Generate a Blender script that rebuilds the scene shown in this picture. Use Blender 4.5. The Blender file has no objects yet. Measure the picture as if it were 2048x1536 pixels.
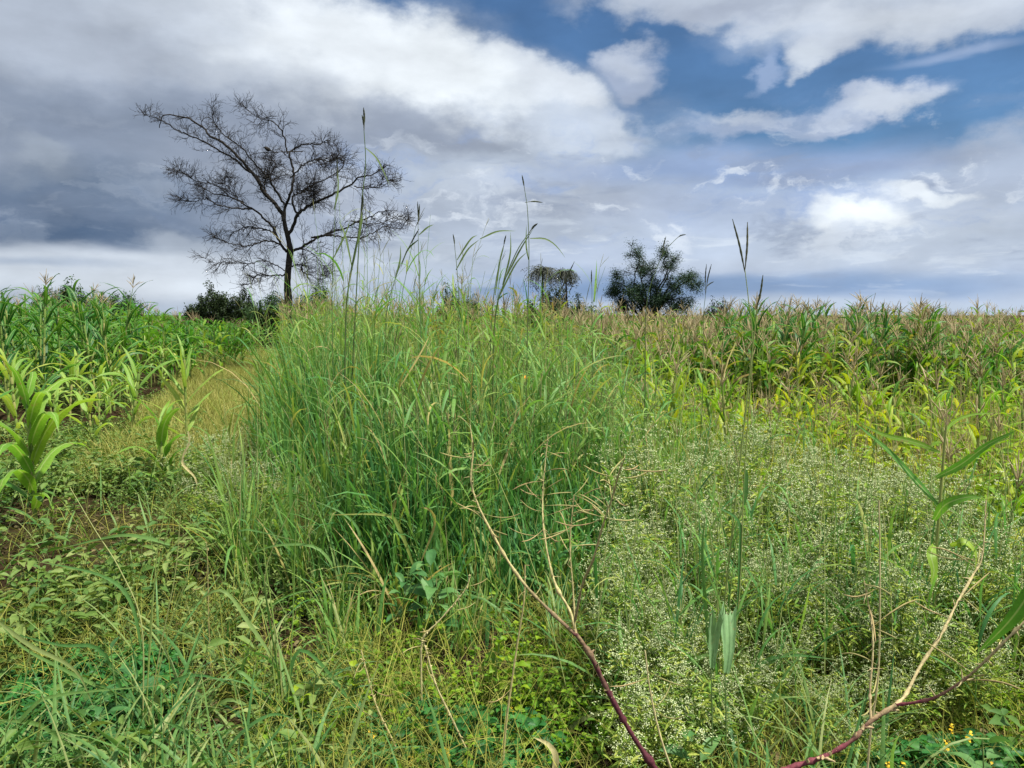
import bpy, math, random
import numpy as np
from mathutils import Vector, Matrix

random.seed(7)
RNG = np.random.default_rng(11)
R = math.radians
SC = bpy.context.scene
COL = SC.collection

# ------------------------------------------------------------------ camera
F = 1518.0            # focal length in pixels of a 2048 wide frame
HZ = 630.0            # picture row of the eye level
CAMH = 1.65
PITCH = math.atan((768 - HZ) / F)
cam_d = bpy.data.cameras.new("camera")
cam_d.sensor_width = 36.0
cam_d.lens = 36.0 * F / 2048.0
cam_d.clip_start = 0.05
cam_d.clip_end = 8000
cam = bpy.data.objects.new("camera", cam_d)
COL.objects.link(cam)
cam.location = (0, 0, CAMH)
cam.rotation_euler = (math.pi / 2 - PITCH, 0, 0)
SC.camera = cam

# ------------------------------------------------------------------ exposure / render
EXPO = 2.2
SC.view_settings.view_transform = 'Standard'
SC.view_settings.look = 'None'
SC.view_settings.exposure = EXPO
SC.view_settings.gamma = 1.0
SC.render.engine = 'CYCLES'
SC.cycles.max_bounces = 6
SC.cycles.diffuse_bounces = 4
SC.cycles.glossy_bounces = 2
SC.cycles.transmission_bounces = 4
SC.cycles.transparent_max_bounces = 4
SC.cycles.use_denoising = True

# ------------------------------------------------------------------ sun
SUN_EL, SUN_AZ = 63.0, 112.0     # azimuth clockwise from the view direction (+Y)
sun_d = bpy.data.lights.new("sun", 'SUN')
sun_d.energy = 2.1
sun_d.angle = R(3)
sun_d.color = (1.0, 0.95, 0.86)
sun = bpy.data.objects.new("sun", sun_d)
COL.objects.link(sun)
sd = Vector((math.sin(R(SUN_AZ)) * math.cos(R(SUN_EL)), math.cos(R(SUN_AZ)) * math.cos(R(SUN_EL)), math.sin(R(SUN_EL))))
sun.rotation_euler = sd.to_track_quat('Z', 'Y').to_euler()
sun.location = sd * 60


def lin(c):
    c = c / 255.0
    return c / 12.92 if c <= 0.04045 else ((c + 0.055) / 1.055) ** 2.4


def srgb(r, g, b, k=1.0):
    return (lin(r) * k, lin(g) * k, lin(b) * k, 1.0)


def ray(px, py):
    a, b = (px - 1024) / F, -(py - 768) / F
    cp, sp = math.cos(PITCH), math.sin(PITCH)
    return Vector((a, cp + b * sp, -sp + b * cp))


def PX(px, py, d):
    r = ray(px, py)
    return Vector((0, 0, CAMH)) + r * (d / r.y)


def azel(px, py):
    r = ray(px, py).normalized()
    return math.atan2(r.x, r.y), math.asin(r.z)


# ------------------------------------------------------------------ world: sky and clouds laid out by direction
WSTR = 0.1
world = bpy.data.worlds.new("World")
SC.world = world
world.use_nodes = True
try:
    world.cycles.sampling_method = 'MANUAL'
    world.cycles.sample_map_resolution = 512
except Exception:
    pass
NT = world.node_tree
NT.nodes.clear()


def nd(t, **kw):
    n = NT.nodes.new(t)
    for k, v in kw.items():
        setattr(n, k, v)
    return n


def ln(a, b):
    NT.links.new(a, b)


def vmath(op, a, b=None):
    n = nd('ShaderNodeVectorMath', operation=op)
    for i, x in enumerate((a, b)):
        if x is None:
            continue
        if isinstance(x, (tuple, list)):
            n.inputs[i].default_value = x
        else:
            ln(x, n.inputs[i])
    return n.outputs['Value'] if op in ('LENGTH', 'DOT_PRODUCT') else n.outputs['Vector']


def fmath(op, a, b=None, clamp=False):
    n = nd('ShaderNodeMath', operation=op, use_clamp=clamp)
    for i, x in enumerate((a, b)):
        if x is None:
            continue
        if isinstance(x, (int, float)):
            n.inputs[i].default_value = x
        else:
            ln(x, n.inputs[i])
    return n.outputs[0]


tc = nd('ShaderNodeTexCoord')
sx = nd('ShaderNodeSeparateXYZ')
ln(tc.outputs['Generated'], sx.inputs[0])
azn = fmath('ARCTAN2', sx.outputs[0], sx.outputs[1])
eln = fmath('ARCSINE', sx.outputs[2])
cmb = nd('ShaderNodeCombineXYZ')
ln(azn, cmb.inputs[0]); ln(eln, cmb.inputs[1])
PP = cmb.outputs[0]


def noise(vec, scale, detail, rough, sy=1.6, dist=0.0, off=(0, 0, 0)):
    v = vmath('MULTIPLY_ADD', vec)
    node = v.node
    node.inputs[1].default_value = (scale, scale * sy, 1)
    node.inputs[2].default_value = off
    n = nd('ShaderNodeTexNoise')
    n.inputs['Scale'].default_value = 1.0
    n.inputs['Detail'].default_value = detail
    n.inputs['Roughness'].default_value = rough
    n.inputs['Distortion'].default_value = dist
    ln(v, n.inputs['Vector'])
    return n


n1 = noise(PP, 8.5, 10, 0.56)
w = vmath('SUBTRACT', n1.outputs['Color'], (0.5, 0.5, 0.5))
w = vmath('MULTIPLY', w, (0.17, 0.125, 0.0))
WP = vmath('ADD', PP, w)                 # warped coordinate, billowy
n1b = noise(PP, 4.0, 6, 0.5, sy=3.5, off=(3, 7, 0))
w2 = vmath('SUBTRACT', n1b.outputs['Color'], (0.5, 0.5, 0.5))
w2 = vmath('MULTIPLY', w2, (0.30, 0.05, 0.0))
WS = vmath('ADD', PP, w2)                # warped coordinate, streaky

sky = nd('ShaderNodeTexSky', sky_type='NISHITA')
sky.sun_disc = False
sky.sun_elevation = R(SUN_EL)
sky.sun_rotation = R(SUN_AZ)
sky.air_density = 1.0
sky.dust_density = 0.6
sky.ozone_density = 2.0
gain = nd('ShaderNodeMix', data_type='RGBA', blend_type='MULTIPLY')
gain.inputs['Factor'].default_value = 1.0
ln(sky.outputs[0], gain.inputs['A'])
gain.inputs['B'].default_value = (0.118, 0.153, 0.182, 1)
cur = gain.outputs['Result']
KC = 1.0 / (2 ** EXPO) / WSTR


def layer(col, c, r, soft=0.5, op=1.0, streak=False, rot=0.0):
    """one soft cloud body: centre and radii are directions in the sky"""
    global cur
    a0, e0 = azel(*c)
    a1, _ = azel(c[0] + r[0], c[1]); a2, _ = azel(c[0] - r[0], c[1])
    _, e1 = azel(c[0], c[1] - r[1]); _, e2 = azel(c[0], c[1] + r[1])
    ra, re = abs(a1 - a2) / 2, abs(e1 - e2) / 2
    v = vmath('SUBTRACT', WS if streak else WP, (a0, e0, 0))
    if rot:
        vr = nd('ShaderNodeVectorRotate', rotation_type='Z_AXIS')
        vr.inputs['Angle'].default_value = R(rot)
        ln(v, vr.inputs['Vector'])
        v = vr.outputs[0]
    v = vmath('MULTIPLY', v, (1 / ra, 1 / re, 0))
    d = vmath('LENGTH', v)
    mr = nd('ShaderNodeMapRange', interpolation_type='SMOOTHSTEP')
    ln(d, mr.inputs['Value'])
    mr.inputs['From Min'].default_value = 1 + soft
    mr.inputs['From Max'].default_value = max(0.0, 1 - soft)
    mr.inputs['To Min'].default_value = 0.0
    mr.inputs['To Max'].default_value = op
    mx = nd('ShaderNodeMix', data_type='RGBA')
    ln(mr.outputs[0], mx.inputs['Factor'])
    ln(cur, mx.inputs['A'])
    mx.inputs['B'].default_value = srgb(*col, KC)
    cur = mx.outputs['Result']


# bright broken cloud added in the unseen sky behind and overhead, lighting the plants
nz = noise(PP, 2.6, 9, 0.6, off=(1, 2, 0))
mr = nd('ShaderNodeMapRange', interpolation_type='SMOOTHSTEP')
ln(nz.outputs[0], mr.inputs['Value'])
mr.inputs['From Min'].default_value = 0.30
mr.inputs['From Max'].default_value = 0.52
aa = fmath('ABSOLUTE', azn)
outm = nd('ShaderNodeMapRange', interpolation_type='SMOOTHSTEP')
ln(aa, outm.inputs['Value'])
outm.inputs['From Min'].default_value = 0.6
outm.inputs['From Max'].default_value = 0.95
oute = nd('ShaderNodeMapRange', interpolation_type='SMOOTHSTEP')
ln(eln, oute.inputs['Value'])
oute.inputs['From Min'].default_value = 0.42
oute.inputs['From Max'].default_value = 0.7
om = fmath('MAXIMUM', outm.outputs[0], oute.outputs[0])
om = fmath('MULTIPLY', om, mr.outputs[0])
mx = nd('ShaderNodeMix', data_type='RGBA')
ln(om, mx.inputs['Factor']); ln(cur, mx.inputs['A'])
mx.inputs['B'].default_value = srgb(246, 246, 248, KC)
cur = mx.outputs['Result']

# --- low veil that fills the lower half
layer((188, 198, 217), (1400, 590), (1700, 200), 0.3, 0.97, True)
layer((180, 192, 217), (1350, 455), (800, 95), 0.5, 0.9, True)
# --- the big mass on the left
layer((168, 175, 189), (220, 250), (740, 420), 0.25, 1.0)
layer((176, 182, 196), (880, 340), (440, 200), 0.4, 0.95)
layer((168, 175, 190), (640, 175), (400, 190), 0.22, 1.0, rot=12)
layer((182, 190, 205), (1030, 205), (225, 74), 0.16, 1.0, rot=24)
layer((182, 188, 201), (180, 40), (460, 120), 0.6, 0.7)
layer((204, 208, 216), (680, 110), (270, 100), 0.6, 0.95)
layer((240, 242, 245), (860, 125), (270, 74), 0.55, 0.95, rot=20)
layer((236, 238, 242), (640, 70), (190, 60), 0.7, 0.9)
layer((222, 225, 232), (1110, 180), (130, 40), 0.6, 0.9, rot=24)
layer((205, 210, 220), (350, 30), (120, 40), 0.8, 0.7)
layer((148, 156, 173), (720, 240), (290, 44), 0.8, 0.6)
layer((132, 140, 157), (540, 280), (330, 56), 0.8, 0.6)
layer((146, 153, 169), (980, 275), (140, 30), 0.8, 0.5)
layer((124, 136, 157), (120, 220), (300, 80), 0.8, 0.7)
layer((96, 114, 140), (130, 390), (320, 85), 0.6, 0.85)
layer((84, 104, 132), (190, 458), (290, 34), 0.6, 0.95, True)
layer((160, 168, 181), (75, 290), (75, 30), 0.5, 0.75)
layer((140, 150, 166), (110, 335), (90, 26), 0.7, 0.6)
layer((118, 131, 153), (50, 420), (110, 30), 0.7, 0.7)
layer((118, 130, 150), (290, 430), (160, 36), 0.8, 0.6)
layer((176, 183, 195), (370, 475), (90, 36), 0.6, 0.8)
layer((126, 138, 158), (470, 390), (140, 60), 0.8, 0.5)
layer((206, 211, 220), (190, 545), (460, 50), 0.35, 0.95, True)
layer((220, 224, 231), (330, 570), (260, 30), 0.8, 0.8, True)
layer((156, 170, 192), (30, 520), (160, 9), 0.9, 0.5, True)
layer((198, 205, 216), (740, 510), (260, 50), 0.8, 0.7, True)
layer((190, 198, 212), (950, 350), (200, 60), 0.7, 0.8)
layer((206, 211, 221), (1000, 375), (110, 24), 0.8, 0.7)
layer((168, 178, 196), (900, 450), (240, 30), 0.9, 0.4, True)
layer((150, 170, 212), (1400, 340), (300, 24), 0.9, 0.5, True)
layer((150, 170, 212), (1750, 340), (200, 18), 0.9, 0.4, True)
# --- right: cloud bank at the top and the scattered pieces
layer((192, 198, 211), (1580, -10), (450, 62), 0.3, 0.95, rot=5)
layer((192, 198, 211), (1960, 20), (290, 60), 0.4, 0.95)
layer((188, 194, 208), (1660, 95), (90, 36), 0.4, 0.95)
layer((214, 218, 227), (1780, 30), (260, 40), 0.8, 0.8)
layer((210, 215, 224), (1640, 105), (60, 22), 0.7, 0.85)
layer((165, 172, 190), (1450, 10), (140, 28), 0.8, 0.6)
layer((168, 178, 200), (1262, 135), (76, 54), 0.35, 0.95)
layer((196, 202, 216), (1250, 112), (44, 26), 0.8, 0.8)
layer((160, 176, 206), (1500, 128), (46, 18), 0.7, 0.75, rot=-35)
layer((174, 184, 207), (1500, 245), (130, 26), 0.5, 0.8, rot=-4)
layer((176, 186, 208), (1720, 225), (150, 30), 0.4, 0.95, rot=-12)
layer((207, 212, 223), (1800, 203), (64, 18), 0.8, 0.9)
layer((200, 206, 219), (1430, 232), (50, 14), 0.8, 0.7)
layer((168, 182, 210), (1940, 98), (120, 10), 0.9, 0.6, True)
layer((158, 174, 206), (1420, 315), (160, 26), 0.7, 0.7, True)
layer((158, 174, 206), (1690, 320), (240, 28), 0.8, 0.6, True)
layer((198, 205, 218), (1190, 255), (120, 40), 0.4, 0.95)
layer((150, 160, 184), (1650, 350), (260, 16), 0.8, 0.5, True)
layer((178, 186, 203), (1980, 325), (180, 56), 0.5, 0.85)
layer((160, 168, 186), (1900, 312), (120, 20), 0.8, 0.5, True)
layer((224, 228, 234), (1850, 370), (80, 18), 0.5, 0.95)
layer((240, 242, 245), (1725, 437), (92, 34), 0.6, 1.0)
layer((205, 209, 218), (1830, 440), (200, 46), 0.8, 0.7)
layer((215, 219, 226), (1580, 435), (28, 12), 0.6, 0.9)
layer((140, 148, 168), (1725, 484), (80, 12), 0.7, 0.7, True)
layer((192, 200, 214), (1850, 500), (400, 40), 0.8, 0.7, True)
layer((198, 206, 219), (1500, 470), (500, 40), 0.9, 0.6, True)
layer((196, 203, 216), (1500, 522), (420, 20), 0.8, 0.5, True)
layer((134, 158, 193), (1450, 575), (560, 24), 0.6, 0.9, True)
layer((130, 154, 190), (1150, 563), (170, 20), 0.8, 0.6, True)
layer((196, 206, 221), (1500, 622), (1500, 14), 0.9, 0.7, True)

# broken puffs and streaks in the band above the horizon


def puffs(col, scale, sy, lo, hi, off, e0, e1, op, src=None):
    global cur
    n = noise(WS if sy > 3 else WP, scale, 9, 0.6, sy=sy, off=off)
    m1 = nd('ShaderNodeMapRange', interpolation_type='SMOOTHSTEP')
    ln(n.outputs[0], m1.inputs['Value'])
    m1.inputs['From Min'].default_value, m1.inputs['From Max'].default_value = lo, hi
    w1 = nd('ShaderNodeMapRange', interpolation_type='SMOOTHSTEP')
    ln(eln, w1.inputs['Value'])
    w1.inputs['From Min'].default_value, w1.inputs['From Max'].default_value = e0 - .02, e0 + .05
    w2_ = nd('ShaderNodeMapRange', interpolation_type='SMOOTHSTEP')
    ln(eln, w2_.inputs['Value'])
    w2_.inputs['From Min'].default_value, w2_.inputs['From Max'].default_value = e1 + .06, e1 - .03
    f = fmath('MULTIPLY', fmath('MULTIPLY', m1.outputs[0], w1.outputs[0]), w2_.outputs[0])
    w3 = nd('ShaderNodeMapRange', interpolation_type='SMOOTHSTEP')
    ln(azn, w3.inputs['Value'])
    w3.inputs['From Min'].default_value, w3.inputs['From Max'].default_value = -.42, -.1
    w3.inputs['To Min'].default_value, w3.inputs['To Max'].default_value = .18 * op, op
    f = fmath('MULTIPLY', f, w3.outputs[0])
    mx_ = nd('ShaderNodeMix', data_type='RGBA')
    ln(f, mx_.inputs['Factor']); ln(cur, mx_.inputs['A'])
    if src is None:
        mx_.inputs['B'].default_value = srgb(*col, KC)
    else:
        ln(src, mx_.inputs['B'])
    cur = mx_.outputs['Result']


puffs((146, 168, 210), 5.0, 2.6, .52, .68, (2, 9, 0), .08, .22, .65)
puffs((152, 162, 184), 7.0, 3.4, .52, .66, (7, 3, 0), .03, .20, .6)
puffs((228, 232, 240), 8.0, 2.4, .53, .66, (4, 5, 0), .06, .20, .75)
puffs((214, 220, 230), 12.0, 4.5, .54, .68, (9, 1, 0), .02, .12, .6)

layer((242, 244, 247), (1725, 437), (92, 32), 0.6, 0.9)
layer((232, 235, 240), (1850, 370), (80, 16), 0.6, 0.85)

# fine light and dark within the cloud bodies
n3 = noise(PP, 8.0, 9, 0.55, sy=2.2, off=(5, 1, 0))
mr3 = nd('ShaderNodeMapRange')
ln(n3.outputs[0], mr3.inputs['Value'])
mr3.inputs['From Min'].default_value = 0.25
mr3.inputs['From Max'].default_value = 0.75
mr3.inputs['To Min'].default_value = 0.88
mr3.inputs['To Max'].default_value = 1.24
mm = nd('ShaderNodeMix', data_type='RGBA', blend_type='MULTIPLY')
mm.inputs['Factor'].default_value = 1.0
ln(cur, mm.inputs['A'])
ln(mr3.outputs[0], mm.inputs['B'])
tint = nd('ShaderNodeMix', data_type='RGBA', blend_type='MULTIPLY')
tint.inputs['Factor'].default_value = 1.0
ln(mm.outputs['Result'], tint.inputs['A'])
tint.inputs['B'].default_value = (0.955, 1.005, 1.035, 1)
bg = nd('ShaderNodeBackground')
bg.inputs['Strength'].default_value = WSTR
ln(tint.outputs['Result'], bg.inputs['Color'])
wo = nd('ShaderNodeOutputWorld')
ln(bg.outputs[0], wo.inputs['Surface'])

# ------------------------------------------------------------------ mesh builder
class MB:
    """collects vertices, faces, and two per-vertex numbers: v (which leaf) and s (how far along it)"""
    def __init__(self):
        self.V, self.F, self.M, self.a, self.b, self.c, self.n = [], [], [], [], [], [], 0

    def add(self, V, F, v=0.5, s=0.0, m=0, c=0.0):
        V = np.asarray(V, dtype=np.float32).reshape(-1, 3)
        F = np.asarray(F, dtype=np.int64)
        if len(V) == 0 or len(F) == 0:
            return
        self.V.append(V)
        self.F.append(F + self.n)
        self.M.append(np.full(len(F), m, dtype=np.int32))
        self.a.append(np.broadcast_to(np.asarray(v, dtype=np.float32), (len(V),)))
        self.b.append(np.broadcast_to(np.asarray(s, dtype=np.float32), (len(V),)))
        self.c.append(np.broadcast_to(np.asarray(c, dtype=np.float32), (len(V),)))
        self.n += len(V)

    def mesh(self, name, mats):
        me = bpy.data.meshes.new(name)
        V = np.concatenate(self.V)
        me.vertices.add(len(V))
        me.vertices.foreach_set('co', V.ravel())
        tot = sum(f.size for f in self.F)
        nf = sum(len(f) for f in self.F)
        me.loops.add(tot)
        me.loops.foreach_set('vertex_index', np.concatenate([f.ravel() for f in self.F]).astype(np.int32))
        me.polygons.add(nf)
        cnt = np.concatenate([np.full(len(f), f.shape[1], dtype=np.int32) for f in self.F])
        st = np.concatenate([[0], np.cumsum(cnt)[:-1]]).astype(np.int32)
        me.polygons.foreach_set('loop_start', st)
        me.polygons.foreach_set('material_index', np.concatenate(self.M))
        me.polygons.foreach_set('use_smooth', np.ones(nf, dtype=bool))
        for nm, arr in (('v', self.a), ('s', self.b), ('c', self.c)):
            at = me.attributes.new(nm, 'FLOAT', 'POINT')
            at.data.foreach_set('value', np.ascontiguousarray(np.concatenate(arr)))
        for m in mats:
            me.materials.append(m)
        me.update(calc_edges=True)
        return me

    def build(self, name, mats, parent=None, loc=None):
        if not isinstance(mats, (list, tuple)):
            mats = [mats]
        o = bpy.data.objects.new(name, self.mesh(name, mats))
        COL.objects.link(o)
        if parent is not None:
            o.parent = parent
        if loc is not None:
            o.location = loc
        return o


def tag(o, label=None, cat=None, group=None, kind=None):
    if label: o['label'] = label
    if cat: o['category'] = cat
    if group: o['group'] = group
    if kind: o['kind'] = kind
    return o


def empty(name, loc=(0, 0, 0), rz=0.0, sc=1.0):
    o = bpy.data.objects.new(name, None)
    o.empty_display_size = 0.1
    o.location = loc
    o.rotation_euler = (0, 0, rz)
    o.scale = (sc, sc, sc)
    COL.objects.link(o)
    return o


def dup(root, loc, rz, sc, label=None, group=None, tilt=(0, 0)):
    r = root.copy()
    COL.objects.link(r)
    r.location = loc
    r.rotation_euler = (tilt[0], tilt[1], rz)
    r.scale = sc if isinstance(sc, (tuple, list)) else (sc, sc, sc)
    if label: r['label'] = label
    if group: r['group'] = group
    for ch in list(root.children):
        c = ch.copy()
        COL.objects.link(c)
        c.parent = r
        for g in list(ch.children):
            d = g.copy()
            COL.objects.link(d)
            d.parent = c
    return r


# ------------------------------------------------------------------ materials
def new_mat(name):
    m = bpy.data.materials.new(name)
    m.use_nodes = True
    t = m.node_tree
    t.nodes.clear()
    return m, t


def rich(c, k):
    """push an albedo away from grey"""
    y = .3 * c[0] + .6 * c[1] + .1 * c[2]
    return tuple(max(.006, y + (x - y) * k) for x in c)


def leaf_mat(name, cols, tip=None, trans=0.35, rough=0.5, tipw=(0.75, 1.05), big=None, spec=0.2, objvar=0.35, fine=0.12, sat=1.0, rib=False):
    """cols: albedo stops picked by v (each leaf) and by which plant it is; tip: colour a blade dries to"""
    m, t = new_mat(name)
    N = lambda ty: t.nodes.new(ty)
    L = t.links.new
    av = N('ShaderNodeAttribute'); av.attribute_name = 'v'
    oi = N('ShaderNodeObjectInfo')
    mo = N('ShaderNodeMath'); mo.operation = 'MULTIPLY_ADD'
    L(oi.outputs['Random'], mo.inputs[0]); mo.inputs[1].default_value = objvar; mo.inputs[2].default_value = -objvar / 2
    ad = N('ShaderNodeMath'); ad.operation = 'ADD'
    L(av.outputs['Fac'], ad.inputs[0]); L(mo.outputs[0], ad.inputs[1])
    src = ad.outputs[0]
    geo = N('ShaderNodeNewGeometry')
    if big:
        nz = N('ShaderNodeTexNoise'); nz.inputs['Scale'].default_value = big[0]; nz.inputs['Detail'].default_value = 3
        L(geo.outputs['Position'], nz.inputs['Vector'])
        b2 = N('ShaderNodeMath'); b2.operation = 'MULTIPLY_ADD'
        L(nz.outputs[0], b2.inputs[0]); b2.inputs[1].default_value = big[1]; b2.inputs[2].default_value = -big[1] / 2
        a2 = N('ShaderNodeMath'); a2.operation = 'ADD'
        L(src, a2.inputs[0]); L(b2.outputs[0], a2.inputs[1]); src = a2.outputs[0]
    cr = N('ShaderNodeValToRGB')
    el = cr.color_ramp.elements
    cols = [rich(c, sat) for c in cols]
    for i, c in enumerate(cols):
        e = el[i] if i < 2 else el.new(0.5)
        e.color = (*c, 1)
    for i in range(len(cols)):
        el[i].position = i / (len(cols) - 1)
    # positions shift order while set, so write colours again
    for i, c in enumerate(cols):
        el[i].color = (*c, 1)
    L(src, cr.inputs[0])
    col = cr.outputs[0]
    if tip:
        as_ = N('ShaderNodeAttribute'); as_.attribute_name = 's'
        mr = N('ShaderNodeMapRange'); mr.interpolation_type = 'SMOOTHSTEP'
        L(as_.outputs['Fac'], mr.inputs['Value'])
        mr.inputs['From Min'].default_value, mr.inputs['From Max'].default_value = tipw
        mx = N('ShaderNodeMix'); mx.data_type = 'RGBA'
        L(mr.outputs[0], mx.inputs['Factor']); L(col, mx.inputs['A']); mx.inputs['B'].default_value = (*tip, 1)
        col = mx.outputs['Result']
    if fine:
        nf = N('ShaderNodeTexNoise'); nf.inputs['Scale'].default_value = 55; nf.inputs['Detail'].default_value = 3
        L(geo.outputs['Position'], nf.inputs['Vector'])
        fr = N('ShaderNodeMapRange'); L(nf.outputs[0], fr.inputs['Value'])
        fr.inputs['From Min'].default_value = 0.3; fr.inputs['From Max'].default_value = 0.7
        fr.inputs['To Min'].default_value = 1 - fine; fr.inputs['To Max'].default_value = 1 + fine
        mf = N('ShaderNodeMix'); mf.data_type = 'RGBA'; mf.blend_type = 'MULTIPLY'; mf.inputs['Factor'].default_value = 1
        L(col, mf.inputs['A']); L(fr.outputs[0], mf.inputs['B']); col = mf.outputs['Result']
    if rib:      # pale midrib, faint parallel veins, patches of wear
        ac = N('ShaderNodeAttribute'); ac.attribute_name = 'c'
        sn = N('ShaderNodeMath'); sn.operation = 'MULTIPLY'; L(ac.outputs['Fac'], sn.inputs[0]); sn.inputs[1].default_value = 60
        sn2 = N('ShaderNodeMath'); sn2.operation = 'SINE'; L(sn.outputs[0], sn2.inputs[0])
        sm = N('ShaderNodeMapRange'); L(sn2.outputs[0], sm.inputs['Value'])
        sm.inputs['From Min'].default_value = -1; sm.inputs['To Min'].default_value = .88; sm.inputs['To Max'].default_value = 1.1
        mv = N('ShaderNodeMix'); mv.data_type = 'RGBA'; mv.blend_type = 'MULTIPLY'; mv.inputs['Factor'].default_value = 1
        L(col, mv.inputs['A']); L(sm.outputs[0], mv.inputs['B'])
        rr_ = N('ShaderNodeMapRange'); rr_.interpolation_type = 'SMOOTHSTEP'; L(ac.outputs['Fac'], rr_.inputs['Value'])
        rr_.inputs['From Min'].default_value = .82; rr_.inputs['From Max'].default_value = .95; rr_.inputs['To Max'].default_value = .6
        mr_ = N('ShaderNodeMix'); mr_.data_type = 'RGBA'
        L(rr_.outputs[0], mr_.inputs['Factor']); L(mv.outputs['Result'], mr_.inputs['A']); mr_.inputs['B'].default_value = (.34, .42, .17, 1)
        nw = N('ShaderNodeTexNoise'); nw.inputs['Scale'].default_value = 22; nw.inputs['Detail'].default_value = 5
        L(geo.outputs['Position'], nw.inputs['Vector'])
        wr = N('ShaderNodeMapRange'); wr.interpolation_type = 'SMOOTHSTEP'; L(nw.outputs[0], wr.inputs['Value'])
        wr.inputs['From Min'].default_value = .64; wr.inputs['From Max'].default_value = .70; wr.inputs['To Max'].default_value = .75
        mw = N('ShaderNodeMix'); mw.data_type = 'RGBA'
        L(wr.outputs[0], mw.inputs['Factor']); L(mr_.outputs['Result'], mw.inputs['A']); mw.inputs['B'].default_value = (.26, .19, .08, 1)
        col = mw.outputs['Result']
    pb = N('ShaderNodeBsdfPrincipled')
    pb.inputs['Roughness'].default_value = rough
    pb.inputs['Specular IOR Level'].default_value = spec
    L(col, pb.inputs['Base Color'])
    out = N('ShaderNodeOutputMaterial')
    if trans > 0:
        tr = N('ShaderNodeBsdfTranslucent')
        tg = N('ShaderNodeMix'); tg.data_type = 'RGBA'; tg.blend_type = 'MULTIPLY'; tg.inputs['Factor'].default_value = 1
        L(col, tg.inputs['A']); tg.inputs['B'].default_value = (1.35, 1.35, 0.7, 1)
        L(tg.outputs['Result'], tr.inputs['Color'])
        ms = N('ShaderNodeMixShader'); ms.inputs[0].default_value = trans
        L(pb.outputs[0], ms.inputs[1]); L(tr.outputs[0], ms.inputs[2])
        L(ms.outputs[0], out.inputs['Surface'])
    else:
        L(pb.outputs[0], out.inputs['Surface'])
    return m


M = {}
M['tall_blade'] = leaf_mat('tall_grass_blade', [(.042, .125, .046), (.07, .185, .062), (.115, .235, .066), (.19, .28, .075), (.33, .29, .12), (.36, .29, .15)], tip=(.32, .26, .11), tipw=(.9, 1.12), big=(0.7, .3), trans=.4, sat=1.1)
M['tall_stem'] = leaf_mat('tall_grass_stem', [(.08, .20, .035), (.14, .24, .05), (.22, .28, .08), (.30, .30, .13)], trans=.1, rough=.55)
M['sky_stem'] = leaf_mat('tall_stem_green', [(.06, .10, .032), (.10, .15, .045), (.14, .18, .065)], trans=.15, rough=.6)
M['seed_pale'] = leaf_mat('grass_spikelets', [(.11, .13, .05), (.17, .18, .075), (.23, .21, .10)], trans=.15, rough=.8)
M['seed'] = leaf_mat('grass_seed_head', [(.035, .04, .03), (.06, .07, .04), (.10, .10, .06)], trans=.1, rough=.8)
M['fore_blade'] = leaf_mat('foreground_grass_blade', [(.045, .13, .045), (.085, .19, .06), (.14, .24, .075), (.25, .29, .12)], tip=(.36, .31, .14), tipw=(.85, 1.1), trans=.4, sat=1.08)
M['dry'] = leaf_mat('dry_thatch', [(.09, .105, .028), (.16, .175, .045), (.26, .25, .08), (.15, .20, .04)], trans=.2, rough=.8, big=(1.2, .4), sat=1.15)
M['path_grass'] = leaf_mat('path_grass', [(.13, .17, .045), (.21, .225, .07), (.30, .27, .11), (.17, .22, .05)], trans=.25, rough=.7, big=(.5, .6), sat=1.15)
M['litter'] = leaf_mat('dead_litter', [(.03, .02, .012), (.07, .05, .025), (.14, .11, .05), (.05, .06, .02)], trans=.05, rough=.9)
M['weed'] = leaf_mat('weed_leaf', [(.035, .085, .025), (.065, .13, .034), (.11, .175, .045), (.19, .235, .085)], trans=.3, rough=.55, big=(1.5, .5), sat=1.1)
M['weed_lime'] = leaf_mat('lime_weed_leaf', [(.08, .17, .03), (.16, .26, .04), (.25, .32, .05)], trans=.4, rough=.5, big=(1.5, .4), sat=1.15)
M['maize_dark'] = leaf_mat('dark_maize_leaf', [(.016, .065, .02), (.028, .10, .024), (.05, .145, .028), (.10, .20, .035)], trans=.35, rough=.5, spec=.25, sat=1.15, rib=True)
M['maize_young'] = leaf_mat('young_maize_leaf', [(.055, .17, .035), (.10, .24, .045), (.17, .30, .05), (.26, .35, .06)], tip=(.34, .28, .10), tipw=(.92, 1.15), trans=.45, rough=.5, spec=.25, sat=1.1, rib=True)
M['maize_pale'] = leaf_mat('pale_young_maize_leaf', [(.12, .25, .04), (.19, .33, .05), (.27, .38, .06), (.33, .38, .07)], tip=(.34, .28, .10), tipw=(.9, 1.12), trans=.45, rough=.5, spec=.25, rib=True)
M['maize_mid'] = leaf_mat('mid_green_maize_leaf', [(.03, .11, .022), (.055, .16, .028), (.10, .22, .035), (.20, .29, .05)], trans=.42, rough=.45, big=(.5, .6), sat=1.1, rib=True)
M['maize_dry'] = leaf_mat('yellowing_maize_leaf', [(.06, .17, .025), (.15, .27, .028), (.26, .33, .032), (.36, .36, .04), (.34, .27, .08)], tip=(.32, .23, .10), tipw=(.82, 1.12), trans=.42, rough=.5, big=(.5, .6), sat=1.1, rib=True)
M['maize_olive'] = leaf_mat('olive_maize_leaf', [(.025, .09, .022), (.05, .145, .025), (.11, .20, .03), (.21, .25, .045), (.27, .21, .085)], tip=(.30, .21, .10), tipw=(.8, 1.15), trans=.38, rough=.5, big=(.3, .5), sat=1.1, rib=True)
M['stalk'] = leaf_mat('maize_stalk', [(.09, .17, .035), (.16, .22, .05), (.24, .24, .08)], trans=0, rough=.5)
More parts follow.
